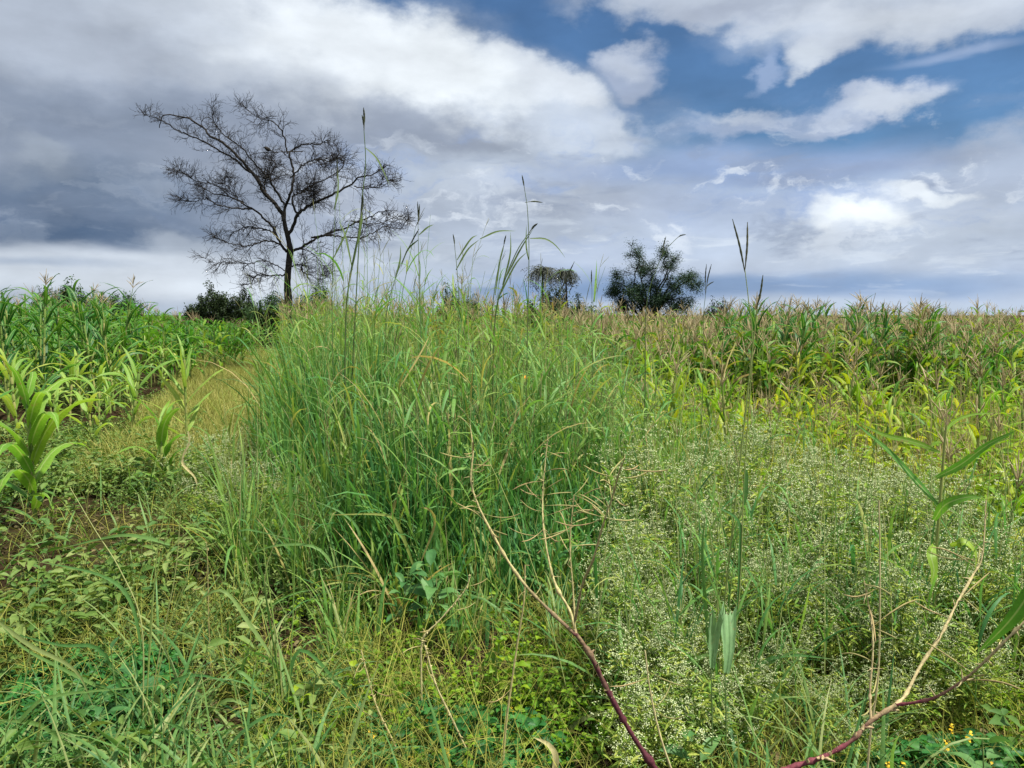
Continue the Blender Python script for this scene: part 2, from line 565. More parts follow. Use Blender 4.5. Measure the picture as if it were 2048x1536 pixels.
M['field_blade'] = leaf_mat('field_grass_blade', [(.08, .17, .03), (.17, .25, .035), (.27, .30, .05), (.34, .28, .10)], tip=(.34, .26, .12), tipw=(.8, 1.1), trans=.4, big=(.6, .5))
M['dry_stem'] = leaf_mat('dry_field_stem', [(.14, .15, .05), (.24, .21, .09), (.34, .26, .13)], trans=.1, rough=.7)
M['tassel'] = leaf_mat('maize_tassel', [(.26, .21, .11), (.36, .29, .16), (.43, .36, .22)], trans=.25, rough=.8)
M['silk'] = leaf_mat('maize_ear', [(.17, .22, .06), (.30, .27, .12)], trans=.1, rough=.6)
M['pf_stem'] = leaf_mat('white_weed_stem', [(.09, .16, .045), (.14, .21, .06), (.20, .25, .08)], trans=.1, rough=.6)
M['pf_leaf'] = leaf_mat('white_weed_leaf', [(.11, .19, .05), (.17, .25, .07), (.24, .30, .09), (.32, .35, .12)], trans=.35, rough=.6, sat=1.25)
M['pf_flower'] = leaf_mat('white_weed_flower', [(.32, .40, .175), (.46, .52, .27), (.58, .62, .39)], trans=.15, rough=.8, objvar=.2)
M['creeper'] = leaf_mat('creeper_leaf', [(.02, .075, .022), (.03, .11, .03), (.055, .15, .038)], trans=.25, rough=.5, sat=1.15)
M['yellow'] = leaf_mat('yellow_flower', [(.60, .36, .02), (.72, .50, .03)], trans=.2, rough=.6)
M['orange'] = leaf_mat('orange_flower', [(.75, .28, .02), (.78, .36, .03)], trans=.2, rough=.6)
M['broad'] = leaf_mat('broad_leaf', [(.045, .125, .04), (.07, .165, .05), (.11, .21, .07)], trans=.3, rough=.5, sat=1.05)
M['pale_leaf'] = leaf_mat('pale_leaf', [(.13, .25, .10), (.20, .33, .155)], trans=.3, rough=.5, rib=True)
M['straw'] = leaf_mat('straw_stalk', [(.22, .195, .075), (.33, .29, .125), (.43, .38, .19)], trans=0, rough=.75, fine=.25)
M['pod'] = leaf_mat('dry_pod', [(.20, .19, .07), (.31, .28, .11), (.29, .22, .10)], trans=.15, rough=.7)
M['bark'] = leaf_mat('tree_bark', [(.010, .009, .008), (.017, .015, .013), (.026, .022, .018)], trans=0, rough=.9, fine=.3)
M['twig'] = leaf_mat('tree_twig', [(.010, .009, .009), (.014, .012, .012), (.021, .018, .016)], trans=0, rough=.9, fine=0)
M['bush_dark'] = leaf_mat('dark_bush_leaf', [(.014, .026, .010), (.022, .042, .014), (.04, .062, .02)], trans=.15, rough=.6, big=(.8, .4))
M['bush_green'] = leaf_mat('green_bush_leaf', [(.02, .05, .014), (.035, .08, .02), (.06, .11, .03)], trans=.2, rough=.6, big=(.8, .4))
M['bush_blue'] = leaf_mat('small_tree_leaf', [(.012, .034, .018), (.02, .05, .026), (.035, .07, .032)], trans=.15, rough=.55)
M['vine'] = leaf_mat('dry_vine', [(.04, .05, .042), (.065, .075, .06), (.095, .10, .08)], trans=0, rough=.8)


def two_tone(name, low, high, split=(0.15, 0.6)):
    """a stem dark red at its foot and straw coloured at its tip"""
    m, t = new_mat(name)
    N = lambda ty: t.nodes.new(ty)
    L = t.links.new
    a = N('ShaderNodeAttribute'); a.attribute_name = 's'
    geo = N('ShaderNodeNewGeometry')
    nz = N('ShaderNodeTexNoise'); nz.inputs['Scale'].default_value = 40; nz.inputs['Detail'].default_value = 4
    L(geo.outputs['Position'], nz.inputs['Vector'])
    sh = N('ShaderNodeMath'); sh.operation = 'MULTIPLY_ADD'
    L(nz.outputs[0], sh.inputs[0]); sh.inputs[1].default_value = .35; L(a.outputs['Fac'], sh.inputs[2])
    cr = N('ShaderNodeValToRGB')
    e = cr.color_ramp.elements
    e[0].position, e[0].color = split[0] + .17, (*low, 1)
    e[1].position, e[1].color = split[1] + .17, (*high, 1)
    L(sh.outputs[0], cr.inputs[0])
    n5 = N('ShaderNodeTexNoise'); n5.inputs['Scale'].default_value = 130; n5.inputs['Detail'].default_value = 6; n5.inputs['Roughness'].default_value = .7
    L(geo.outputs['Position'], n5.inputs['Vector'])
    r5 = N('ShaderNodeMapRange'); L(n5.outputs[0], r5.inputs['Value'])
    r5.inputs['From Min'].default_value = .3; r5.inputs['From Max'].default_value = .7; r5.inputs['To Min'].default_value = .45; r5.inputs['To Max'].default_value = 1.45
    m5 = N('ShaderNodeMix'); m5.data_type = 'RGBA'; m5.blend_type = 'MULTIPLY'; m5.inputs['Factor'].default_value = 1
    L(cr.outputs[0], m5.inputs['A']); L(r5.outputs[0], m5.inputs['B'])
    pb = N('ShaderNodeBsdfPrincipled'); pb.inputs['Roughness'].default_value = .75; pb.inputs['Specular IOR Level'].default_value = .2
    L(m5.outputs['Result'], pb.inputs['Base Color'])
    bm = N('ShaderNodeBump'); bm.inputs['Strength'].default_value = .4; bm.inputs['Distance'].default_value = .004
    L(nz.outputs[0], bm.inputs['Height']); L(bm.outputs[0], pb.inputs['Normal'])
    o = N('ShaderNodeOutputMaterial'); L(pb.outputs[0], o.inputs['Surface'])
    return m


M['red_stem'] = two_tone('red_weed_stem', (.075, .02, .028), (.33, .29, .13), (.2, .5))
M['red_stem2'] = two_tone('reddish_branch', (.14, .035, .045), (.36, .30, .15), (.5, .9))


# ------------------------------------------------------------------ shape generators (all vectorised)
def unit(a):
    return a / np.maximum(np.linalg.norm(a, axis=-1, keepdims=True), 1e-9)


def centerlines(base, head, length, th0, bend, segs, power=1.3, wob=0.0):
    n = len(base)
    s = np.linspace(0, 1, segs + 1)
    th = th0[:, None] + bend[:, None] * (s[None, :] ** power)
    hd = head[:, None] + wob * RNG.normal(0, 1, (n, 1)) * s[None, :]
    d = np.stack([np.sin(th) * np.cos(hd), np.sin(th) * np.sin(hd), np.cos(th)], -1)
    step = (length / segs)[:, None, None] * (d[:, :-1] + d[:, 1:]) / 2
    p = np.concatenate([np.zeros((n, 1, 3)), np.cumsum(step, 1)], 1) + base[:, None, :]
    return p, d, hd


def ribbons(mb, base, head, length, width, th0, bend, segs=5, v=None, m=0, twist=None, wob=0.3, fold=0.0, wave=0.0,
            power=1.3, prof='grass'):
    n = len(base)
    if n == 0:
        return
    if v is None:
        v = RNG.random(n)
    p, d, hd = centerlines(base, head, length, th0, bend, segs, power, wob)
    s = np.linspace(0, 1, segs + 1)
    if prof == 'grass':
        wp = np.clip(0.55 + 1.2 * s, 0, 1) * (1 - s ** 2.6) ** 0.9 + 0.02
    elif prof == 'maize':
        wp = np.clip(0.45 + 3.0 * s, 0, 1) * (1 - s ** 2.2) ** 0.85 + 0.01
    else:
        wp = np.sin(np.pi * np.clip(s * .97 + .03, 0, 1)) ** .8 + .01
    side = np.stack([-np.sin(hd), np.cos(hd), np.zeros_like(hd)], -1)
    nor = np.cross(side, d)
    if twist is None:
        twist = RNG.normal(0, .5, n)
    tw = twist[:, None] * (0.3 + s[None, :])
    sd_ = side * np.cos(tw)[..., None] + nor * np.sin(tw)[..., None]
    nr_ = np.cross(sd_, d)
    hw = (width[:, None] * wp[None, :] / 2)[..., None]
    if fold == 0:
        V = np.stack([p - sd_ * hw, p + sd_ * hw], 2)
        k = 2
    else:
        up = -nr_ * 1.0
        lift = hw * fold
        wv1 = wv2 = 0
        if wave:
            ph = RNG.random((n, 1)) * 6.28
            wv1 = (width[:, None] * wave * np.sin(s[None, :] * 17 + ph))[..., None] * nr_
            wv2 = (width[:, None] * wave * np.sin(s[None, :] * 15 + ph * 2 + 1))[..., None] * nr_
        V = np.stack([p - sd_ * hw - up * lift + wv1, p, p + sd_ * hw - up * lift + wv2], 2)
        k = 3
    idx = np.arange(n * (segs + 1) * k).reshape(n, segs + 1, k)
    fs = []
    for j in range(k - 1):
        fs.append(np.stack([idx[:, :-1, j], idx[:, :-1, j + 1], idx[:, 1:, j + 1], idx[:, 1:, j]], -1).reshape(-1, 4))
    vv = np.repeat(v, (segs + 1) * k)
    ss = np.broadcast_to(s[None, :, None], (n, segs + 1, k)).ravel()
    mb.add(V.reshape(-1, 3), np.concatenate(fs), vv, ss, m, np.tile([0., 1., 0.], n * (segs + 1)) if k == 3 else 0.0)


def tubes(mb, P, rad, sides=4, v=None, s=None, m=0, cap=True):
    """P (n,k,3) centre lines, rad (n,k) radii"""
    P = np.asarray(P, float)
    if P.ndim == 2:
        P = P[None]
    n, k, _ = P.shape
    rad = np.broadcast_to(np.asarray(rad, float), (n, k))
    T = unit(np.gradient(P, axis=1))
    ref = np.where(np.abs(T[:, :1, 2:3]) > .85, np.array([[[1., 0, 0]]]), np.array([[[0., 0, 1.]]]))
    ref = np.broadcast_to(ref, T.shape)
    U = unit(np.cross(T, ref))
    W = np.cross(T, U)
    a = np.arange(sides) / sides * 2 * np.pi
    V = P[:, :, None] + rad[:, :, None, None] * (U[:, :, None] * np.cos(a)[None, None, :, None] + W[:, :, None] * np.sin(a)[None, None, :, None])
    idx = np.arange(n * k * sides).reshape(n, k, sides)
    nx = np.roll(idx, -1, 2)
    Fq = np.stack([idx[:, :-1], nx[:, :-1], nx[:, 1:], idx[:, 1:]], -1).reshape(-1, 4)
    if v is None:
        v = RNG.random(n)
    vv = np.repeat(np.broadcast_to(v, (n,)), k * sides)
    ss = np.linspace(0, 1, k)[None, :] if s is None else np.asarray(s)
    ss = np.broadcast_to(ss, (n, k))
    mb.add(V.reshape(-1, 3), Fq, vv, np.repeat(ss.ravel(), sides), m)


def smooth(pts, k):
    """Catmull-Rom through the given points"""
    P = np.asarray([tuple(p) for p in pts], float)
    if len(P) == 2:
        t = np.linspace(0, 1, k)[:, None]
        return P[0] * (1 - t) + P[1] * t
    Q = np.vstack([2 * P[0] - P[1], P, 2 * P[-1] - P[-2]])
    u = np.linspace(0, len(P) - 1 - 1e-6, k)
    i = u.astype(int)
    f = (u - i)[:, None]
    a, b, c, d = Q[i], Q[i + 1], Q[i + 2], Q[i + 3]
    return .5 * (2 * b + (c - a) * f + (2 * a - 5 * b + 4 * c - d) * f ** 2 + (3 * b - a - 3 * c + d) * f ** 3)


def leaflets(mb, pos, dirv, length, width, v=None, m=0, droop=.25, fold=.25):
    """small pointed leaves, folded along the midrib: 7 vertices, 4 faces each"""
    n = len(pos)
    if n == 0:
        return
    if v is None:
        v = RNG.random(n)
    dirv = unit(dirv)
    up = np.array([0, 0, 1.0])
    sd_ = unit(np.cross(dirv, up) + 1e-4)
    roll = RNG.normal(0, .5, n)[:, None]
    nr = np.cross(sd_, dirv)
    sd2 = sd_ * np.cos(roll) + nr * np.sin(roll)
    nr2 = np.cross(sd2, dirv)
    L = np.broadcast_to(length, (n,))[:, None]
    W = np.broadcast_to(width, (n,))[:, None] / 2
    mid = pos + dirv * L * .5
    tip = pos + dirv * L - up * L * droop + nr2 * 0
    q1 = pos + dirv * L * .28
    q2 = pos + dirv * L * .66 - up * L * droop * .4
    lf = nr2 * W * fold * 2
    V = np.stack([pos, q1 - sd2 * W * .95 + lf, q1 + sd2 * W * .95 + lf, mid - up * L * droop * .2,
                  q2 - sd2 * W * .8 + lf, q2 + sd2 * W * .8 + lf, tip], 1)
    b = (np.arange(n) * 7)[:, None]
    F1 = b + np.array([[0, 3, 4, 1]]); F2 = b + np.array([[0, 2, 5, 3]])
    F3 = b + np.array([[3, 6, 4]]); F4 = b + np.array([[3, 5, 6]])
    Vr = V.reshape(-1, 3)
    vv = np.repeat(v, 7)
    ss = np.tile([0, .28, .28, .5, .66, .66, 1.0], n)
    mb.add(Vr, np.concatenate([F1, F2]), vv, ss, m)
    # triangles share those vertices
    F34 = np.concatenate([F3, F4])
    mb.F.append(F34 + (mb.n - len(Vr)))
    mb.M.append(np.full(len(F34), m, dtype=np.int32))


def rand_dirs(n, zlo=-.2, zhi=.8):
    a = RNG.random(n) * 2 * np.pi
    z = RNG.uniform(zlo, zhi, n)
    r = np.sqrt(np.maximum(0, 1 - z * z))
    return np.stack([r * np.cos(a), r * np.sin(a), z], 1)


def height(x, y):
    x = np.asarray(x, float); y = np.asarray(y, float)
    f = np.clip((60 - y) / 50, 0, 1)
    return (.035 * np.sin(x * 1.3 + 1.7 * np.sin(y * .6)) + .03 * np.sin(y * 1.9 + x * .5)) * f


def gpos(px, py):
    """the spot of ground seen at a picture position"""
    r = ray(px, py)
    t = -CAMH / r.z
    x, y = r.x * t, r.y * t
    return Vector((x, y, float(height(x, y))))


def xat(px, d):
    return (px - 1024) / F * d


def sample(n, d0, d1, px0, px1, pw=1.0):
    """scatter n ground spots between two distances and two edges of the view (edges as functions or numbers)"""
    u = RNG.random(n)
    if pw == 1.0:
        d = d0 * (d1 / d0) ** u
    else:
        e = 1 - pw
        d = (d0 ** e + u * (d1 ** e - d0 ** e)) ** (1 / e)
    a = px0(d) if callable(px0) else px0
    b = px1(d) if callable(px1) else px1
    px = a + RNG.random(n) * (b - a)
    x = (px - 1024) / F * d
    return np.stack([x, d, height(x, d)], 1)


# ------------------------------------------------------------------ ground: one sheet out to the horizon
def make_ground():
    def axis(lo, hi, st, far, n):
        a = np.arange(lo, hi + 1e-6, st)
        g = np.geomspace(st * 2, far, n)
        return np.concatenate([lo - g[::-1], a, hi + g])
    xs = axis(-14, 14, .2, 4000, 26)
    ys = axis(-3, 26, .2, 4000, 26)
    X, Y = np.meshgrid(xs, ys, indexing='ij')
    Z = height(X, Y) + RNG.normal(0, .012, X.shape)
    V = np.stack([X, Y, Z], -1).reshape(-1, 3)
    i = np.arange(len(xs) * len(ys)).reshape(len(xs), len(ys))
    Fq = np.stack([i[:-1, :-1], i[1:, :-1], i[1:, 1:], i[:-1, 1:]], -1).reshape(-1, 4)
    m, t = new_mat('soil')
    N = lambda ty: t.nodes.new(ty)
    L = t.links.new
    geo = N('ShaderNodeNewGeometry')
    n1_ = N('ShaderNodeTexNoise'); n1_.inputs['Scale'].default_value = 14; n1_.inputs['Detail'].default_value = 8
    n2_ = N('ShaderNodeTexNoise'); n2_.inputs['Scale'].default_value = .6; n2_.inputs['Detail'].default_value = 4
    L(geo.outputs['Position'], n1_.inputs['Vector']); L(geo.outputs['Position'], n2_.inputs['Vector'])
    c1 = N('ShaderNodeValToRGB')
    c1.color_ramp.elements[0].position, c1.color_ramp.elements[0].color = .3, (.010, .0065, .004, 1)
    c1.color_ramp.elements[1].position, c1.color_ramp.elements[1].color = .75, (.042, .027, .016, 1)
    L(n1_.outputs[0], c1.inputs[0])
    mx_ = N('ShaderNodeMix'); mx_.data_type = 'RGBA'
    mr_ = N('ShaderNodeMapRange'); L(n2_.outputs[0], mr_.inputs['Value'])
    mr_.inputs['From Min'].default_value = .4; mr_.inputs['From Max'].default_value = .65; mr_.inputs['To Max'].default_value = .6
    L(mr_.outputs[0], mx_.inputs['Factor']); L(c1.outputs[0], mx_.inputs['A']); mx_.inputs['B'].default_value = (.03, .035, .011, 1)
    pb = N('ShaderNodeBsdfPrincipled'); pb.inputs['Roughness'].default_value = 1.0; pb.inputs['Specular IOR Level'].default_value = 0
    L(mx_.outputs['Result'], pb.inputs['Base Color'])
    bm_ = N('ShaderNodeBump'); bm_.inputs['Strength'].default_value = .8; bm_.inputs['Distance'].default_value = .03
    L(n1_.outputs[0], bm_.inputs['Height']); L(bm_.outputs[0], pb.inputs['Normal'])
    o = N('ShaderNodeOutputMaterial'); L(pb.outputs[0], o.inputs['Surface'])
    mb = MB(); mb.add(V, Fq)
    g = mb.build('ground', m)
    tag(g, 'dark brown soil of the field under the weeds', 'ground', kind='structure')


make_ground()


# ------------------------------------------------------------------ maize
def maize_parts(h, nl, ll, lw, up0=.55, bend=1.6, tassel=True, ear=False, seed=0, dryness=0.0, flat=False, bare=.12):
    """returns builders for the stalk, leaves, tassel and ear of a maize plant standing at the origin"""
    st, lf, ta, er = MB(), MB(), MB(), MB()
    k = 7
    z = np.linspace(0, h, k)
    lean = RNG.normal(0, .03, 2)
    P = np.stack([lean[0] * (z / h) ** 2 * h, lean[1] * (z / h) ** 2 * h, z], 1)
    tubes(st, P, np.linspace(.011 + .004 * h, .004, k), 6)
    zz = np.linspace(bare * h, .93 * h, nl)
    a0 = RNG.random() * 6.28
    hd = a0 + np.arange(nl) * math.pi * .86 + RNG.normal(0, .5, nl)
    base = np.stack([np.interp(zz, z, P[:, 0]), np.interp(zz, z, P[:, 1]), zz], 1)
    t = np.linspace(0, 1, nl)
    size = .65 + .5 * np.sin(np.pi * np.clip(t * .9 + .12, 0, 1))
    ln_ = ll * size * RNG.uniform(.85, 1.15, nl)
    vv = np.clip(.45 + RNG.normal(0, .18, nl) + dryness * (.5 - t), 0, 1)
    ribbons(lf, base, hd, ln_, lw * size * RNG.uniform(.85, 1.1, nl), up0 * RNG.uniform(.7, 1.25, nl) * (1.15 - .45 * t),
            bend * RNG.uniform(.6, 1.35, nl) * (1.1 - .35 * t), segs=9, v=vv, fold=.35, wave=.09, prof='maize', wob=.35,
            twist=RNG.normal(0, .35, nl), power=1.5)
    # leaf sheaths hugging the stalk
    for i in range(nl):
        zz0 = max(0.0, zz[i] - .1 * h)
        q = smooth([(np.interp(zz0, z, P[:, 0]), np.interp(zz0, z, P[:, 1]), zz0), base[i]], 3)
        tubes(st, q, [.012 + .003 * h, .013 + .003 * h, .009], 6)
    if tassel:
        top = P[-1]
        n = RNG.integers(7, 12)
        th = np.concatenate([[.05], RNG.uniform(.25, .85, n)])
        L_ = np.concatenate([[.28], RNG.uniform(.13, .22, n)])
        zb = np.concatenate([[0], RNG.uniform(0, .1, n)])
        b = np.stack([np.full(n + 1, top[0]), np.full(n + 1, top[1]), top[2] + zb], 1)
        p, _, _ = centerlines(b, RNG.random(n + 1) * 6.28, L_, th, RNG.uniform(-.1, .6, n + 1), 6)
        r = np.tile([.002, .0042, .005, .0038, .0052, .004, .0015], (n + 1, 1)) * RNG.uniform(.8, 1.2, (n + 1, 7))
        tubes(ta, p, r, 4)
    if ear:
        e0 = np.array([np.interp(.45 * h, z, P[:, 0]), np.interp(.45 * h, z, P[:, 1]), .45 * h])
        dr = np.array([math.cos(a0 + 1.2) * .45, math.sin(a0 + 1.2) * .45, .9])
        q = np.stack([e0 + dr * t_ for t_ in np.linspace(0, .2, 6)])
        tubes(er, q, [.012, .022, .026, .024, .016, .004], 7)
    return st, lf, ta, er


def maize_proto(mats, label, group=None, **kw):
    st, lf, ta, er = maize_parts(**kw)
    root = empty('maize_plant')
    tag(root, label, 'maize plant', group)
    st.build('stalk', M['stalk'], root)
    lf.build('leaves', mats, root)
    if ta.n: ta.build('tassel', M['tassel'], root)
    if er.n: er.build('ear', M['silk'], root)
    return root


def far_maize_mesh(mb, pos, h, nl=6, lw=.055, ll=.5, tassel=.8, vshift=0.0):
    """many distant plants at once: leaves m0, stalks m1, tassels m2"""
    n = len(pos)
    tubes(mb, np.stack([pos, pos + np.stack([np.zeros(n), np.zeros(n), h * .55], 1), pos + np.stack([np.zeros(n), np.zeros(n), h], 1)], 1),
          np.tile([.013, .011, .006], (n, 1)), 3, m=1)
    t = np.tile(np.linspace(.15, .95, nl), n)
    b = np.repeat(pos, nl, 0).copy()
    b[:, 2] += t * np.repeat(h, nl)
    hd = np.repeat(RNG.random(n) * 6.28, nl) + np.tile(np.arange(nl) * math.pi, n) + RNG.normal(0, .6, n * nl)
    vv = np.clip(np.repeat(RNG.normal(.45, .18, n), nl) + RNG.normal(0, .12, n * nl) + vshift, 0, 1)
    sz = .6 + .5 * np.sin(np.pi * t)
    ribbons(mb, b, hd, ll * sz * RNG.uniform(.8, 1.2, n * nl), lw * sz, RNG.uniform(.3, .8, n * nl), RNG.uniform(.8, 2.2, n * nl),
            segs=5, v=vv, prof='maize', wob=.4, m=0)
    sel = RNG.random(n) < tassel
    tp = pos[sel]; th_ = h[sel]; nt = 7
    b = np.repeat(tp, nt, 0).copy()
    b[:, 2] += np.repeat(th_, nt)
    p, _, _ = centerlines(b, RNG.random(len(b)) * 6.28, RNG.uniform(.14, .36, len(b)), RNG.uniform(.05, .7, len(b)), RNG.uniform(0, .5, len(b)), 2)
    tubes(mb, p, np.tile([.0035, .0055, .0025], (len(b), 1)), 3, m=2)


def patchy(P, scale, seed, keep=.6, soft=.25):
    """thin scattered spots out into uneven patches"""
    r = np.random.default_rng(seed)
    f = np.zeros(len(P))
    for k in range(7):
        a = r.random() * 6.28
        w_ = scale * r.uniform(.6, 1.7)
        f += np.sin((P[:, 0] * math.cos(a) + P[:, 1] * math.sin(a)) * w_ + r.random() * 6.28)
    f = f / 1.87
    q = np.clip(.5 + (f - (.5 - keep) * 2.2) / (soft * 4), .04, 1)
    return P[RNG.random(len(P)) < q]


def clear(P, *spots):
    """leave bare soil around some spots: (picture column, picture row, radius in metres)"""
    k = np.ones(len(P), bool)
    for px, py, r in spots:
        g = gpos(px, py)
        r = r * 1.25
        q = ((P[:, 0] - g.x) / r) ** 2 + ((P[:, 1] - g.y) / (r * 1.5)) ** 2
        k &= RNG.random(len(P)) < np.clip(q ** 1.5, .06, 1)
    return P[k]


GAPS = [(230, 1060, .3), (180, 1150, .25), (20, 1090, .3), (480, 1000, .3), (380, 1180, .2), (560, 1290, .2), (450, 1480, .15), (1040, 1130, .3), (60, 1180, .35), (300, 1120, .3), (130, 1020, .3), (420, 940, .35), (1215, 1270, .22), (1540, 1400, .2), (330, 1400, .25), (800, 1260, .2), (620, 1330, .2), (1650, 1330, .2), (930, 1330, .2)]


def jig(s):
    return RNG.normal(0, s)


# right-hand field: stunted plants, nearest ones individual
protos_R = [maize_proto(M['maize_dry'], 'short yellow-green maize plant with a tan tassel in the right-hand field', 'maize plants of the right-hand field',
                        h=RNG.uniform(.72, 1.05), nl=int(RNG.integers(9, 13)), ll=.44, lw=.058, up0=RNG.uniform(.4, .75), bend=RNG.uniform(1.0, 2.1), tassel=i % 3 != 0, ear=i % 3 == 0, dryness=.35, bare=.06)
            for i in range(10)]


def right_edge(d):      # left limit of the right-hand field, in picture columns
    return np.interp(d, [3, 5, 7, 10, 16, 30, 60], [1750, 1480, 1300, 1200, 1130, 1080, 1040])


placed = []


def scatter_plants(protos, spots, hsc, label=None, group=None):
    first = set()
    for i, (p, s) in enumerate(zip(spots, hsc)):
        k = i % len(protos)
        pr = protos[k]
        rz = random.uniform(0, 6.28)
        if k not in first:
            first.add(k)
            pr.location = p; pr.rotation_euler = (jig(.05), jig(.05), rz); pr.scale = (s, s, s)
        else:
            dup(pr, p, rz, s, label, group, (jig(.1), jig(.1)))


def thin(P, rmin, nmax):
    out = []
    for p in P:
        if all((p[0] - q[0]) ** 2 + (p[1] - q[1]) ** 2 > rmin * rmin for q in out):
            out.append(p)
            if len(out) >= nmax:
                break
    return np.array(out)


spR = thin(sample(4000, 4.4, 11.5, right_edge, 2330, pw=.6), .25, 225)
keep = ~((spR[:, 1] < 6.2) & (spR[:, 0] < xat(1880, spR[:, 1])))
spR = spR[keep]
spR = spR[np.argsort(spR[:, 1])]
scatter_plants(protos_R, [tuple(p) for p in spR], [random.uniform(.55, 1.1) for _ in spR])

# the darker, taller patch further back in that field
protos_D = [maize_proto(M['maize_dark'], 'taller dark green maize plant in the darker back part of the right-hand field', 'dark maize plants of the right-hand field',
                        h=RNG.uniform(1.5, 1.7), nl=12, ll=.65, lw=.085, up0=.5, bend=1.7, ear=i == 0, dryness=.1) for i in range(3)]
spD = thin(np.concatenate([sample(500, 11.5, 17, 1440, 1880), sample(200, 10, 16, 1880, 2150)]), .45, 56)
scatter_plants(protos_D, [tuple(p) for p in spD], [random.uniform(.9, 1.08) for _ in spD])

# the rest of the field as one mass
mb = MB()
P = sample(1500, 11, 24, right_edge, 2350, pw=.4)
far_maize_mesh(mb, P, RNG.uniform(.9, 1.35, len(P)) + np.interp(P[:, 1], [11, 16, 24], [0, .14, .26]) * np.interp(P[:, 0] / P[:, 1], [0, .7], [1.2, .95]) + (RNG.random(len(P)) < .15) * RNG.uniform(.1, .35, len(P)), nl=8, ll=.5, lw=.066, tassel=.9)
P = patchy(sample(1700, 24, 75, right_edge, 2350, pw=.6), .35, 61, .6, .2)
far_maize_mesh(mb, P, RNG.normal(1.55, .18, len(P)) * np.interp(P[:, 0] / P[:, 1], [0, .7], [1.05, .93]) * (1 + .12 * np.sin(P[:, 0] * .9) * np.sin(P[:, 1] * .5)), nl=7, ll=.55, lw=.075, vshift=-.06, tassel=.5)
P = sample(700, 14, 60, 560, right_edge, pw=.8)
far_maize_mesh(mb, P, RNG.normal(1.65, .2, len(P)), nl=6, ll=.55, lw=.07, vshift=.12)
o = mb.build('maize_field', [M['maize_olive'], M['stalk'], M['tassel']])
tag(o, 'far rows of maize with tan tassels along the skyline', 'maize field', kind='stuff')

# grass and weeds grown up between the plants of that field
mb = MB()
P = patchy(sample(9000, 4.2, 15, lambda d: right_edge(d) - 60, 2330, pw=.8), 1.4, 51, .5, .2)
n = len(P)
ribbons(mb, P, RNG.random(n) * 6.28, RNG.uniform(.3, 1.0, n), RNG.uniform(.004, .012, n), np.abs(RNG.normal(.12, .15, n)), RNG.gamma(1.6, .5, n), segs=5, v=np.clip(RNG.normal(.55, .25, n), 0, 1))
P = patchy(sample(3000, 4.2, 15, right_edge, 2330, pw=.8), 1.6, 52, .45, .2)
n = len(P)
p, _, _ = centerlines(P, RNG.random(n) * 6.28, RNG.uniform(.5, 1.15, n), np.abs(RNG.normal(.08, .1, n)), RNG.normal(.15, .2, n), 4)
tubes(mb, p, np.linspace(.003, .0015, 5)[None] * np.ones((n, 1)), 3, m=1)
P = patchy(sample(2600, 4.4, 13, right_edge, 2330, pw=.8), 1.3, 53, .45, .2)
n = len(P); per = 9
t_ = RNG.uniform(.2, 1, (n, per)); hh = RNG.uniform(.3, .75, n)
pos = np.stack([P[:, 0, None] + RNG.normal(0, .05, (n, per)), P[:, 1, None] + RNG.normal(0, .05, (n, per)), hh[:, None] * t_], -1).reshape(-1, 3)
L_ = RNG.uniform(.05, .13, n * per)
leaflets(mb, pos, rand_dirs(n * per, -.3, .7), L_, L_ * .4, v=np.clip(RNG.normal(.55, .2, n * per), 0, 1), m=2)
o = mb.build('field_weeds', [M['field_blade'], M['dry_stem'], M['weed_lime']])
tag(o, 'grass, tan stems and leafy weeds grown up between the maize at right', 'weeds', kind='stuff')

# left-hand field
protos_L = [maize_proto(M['maize_dark'], 'tall dark green maize plant standing in the block at the far left', 'tall maize plants at the far left',
                        h=RNG.uniform(2.0, 2.3), nl=12, ll=.85, lw=.085, up0=.5, bend=1.7, tassel=i % 2 == 0, ear=i == 1, bare=.1) for i in range(5)]
spL = thin(sample(900, 12.6, 17, lambda d: -260 + 0 * d, lambda d: np.interp(d, [12, 14, 18], [215, 235, 215])), .44, 52)
spL = spL[np.argsort(spL[:, 1])]
scatter_plants(protos_L, [tuple(p) for p in spL], [random.uniform(.85, 1.06) for _ in spL])

protos_Y = [maize_proto(M['maize_pale'], 'knee-high pale green maize plant among the weeds of the left-hand field', 'young maize plants of the left-hand field',
                        h=RNG.uniform(.6, .75), nl=8, ll=.5, lw=.05, up0=.45, bend=1.7, tassel=False, bare=.1) for i in range(4)]
yl = [(100, 700), (130, 715), (200, 690), (60, 730), (240, 700), (170, 705), (225, 820), (95, 830), (195, 860), (130, 840), (40, 880), (165, 790), (235, 770), (270, 830), (350, 770), (70, 810), (10, 780), (85, 790), (120, 800), (215, 850), (205, 780), (165, 830), (20, 840), (260, 800), (310, 790), (120, 880), (190, 905), (250, 870),
      (60, 770), (150, 760), (280, 760), (330, 755), (375, 745), (20, 790), (180, 735), (230, 745), (300, 735), (90, 745), (350, 725), (395, 715), (420, 705),
      (-60, 800), (-90, 860), (-50, 760), (440, 690), (260, 720), (340, 705), (-120, 780)]
scatter_plants(protos_Y, [tuple(gpos(a + jig(6), b)) for a, b in yl], [random.uniform(.9, 1.6) for _ in yl])

mb = MB()
P = sample(700, 17, 45, -300, lambda d: np.interp(d, [17, 25, 45], [430, 500, 545]), pw=.6)
far_maize_mesh(mb, P, np.interp(xat(1024, 1) + (P[:, 0] / P[:, 1]), [-.8, -.5, -.42, -.3], [2.0, 1.9, 1.35, 1.25]) * RNG.uniform(.8, 1.1, len(P)), nl=8, ll=.6, lw=.075, tassel=.25)
o = mb.build('maize_field', [M['maize_mid'], M['stalk'], M['tassel']])
tag(o, 'bright green young maize filling the far left field', 'maize field', kind='stuff')


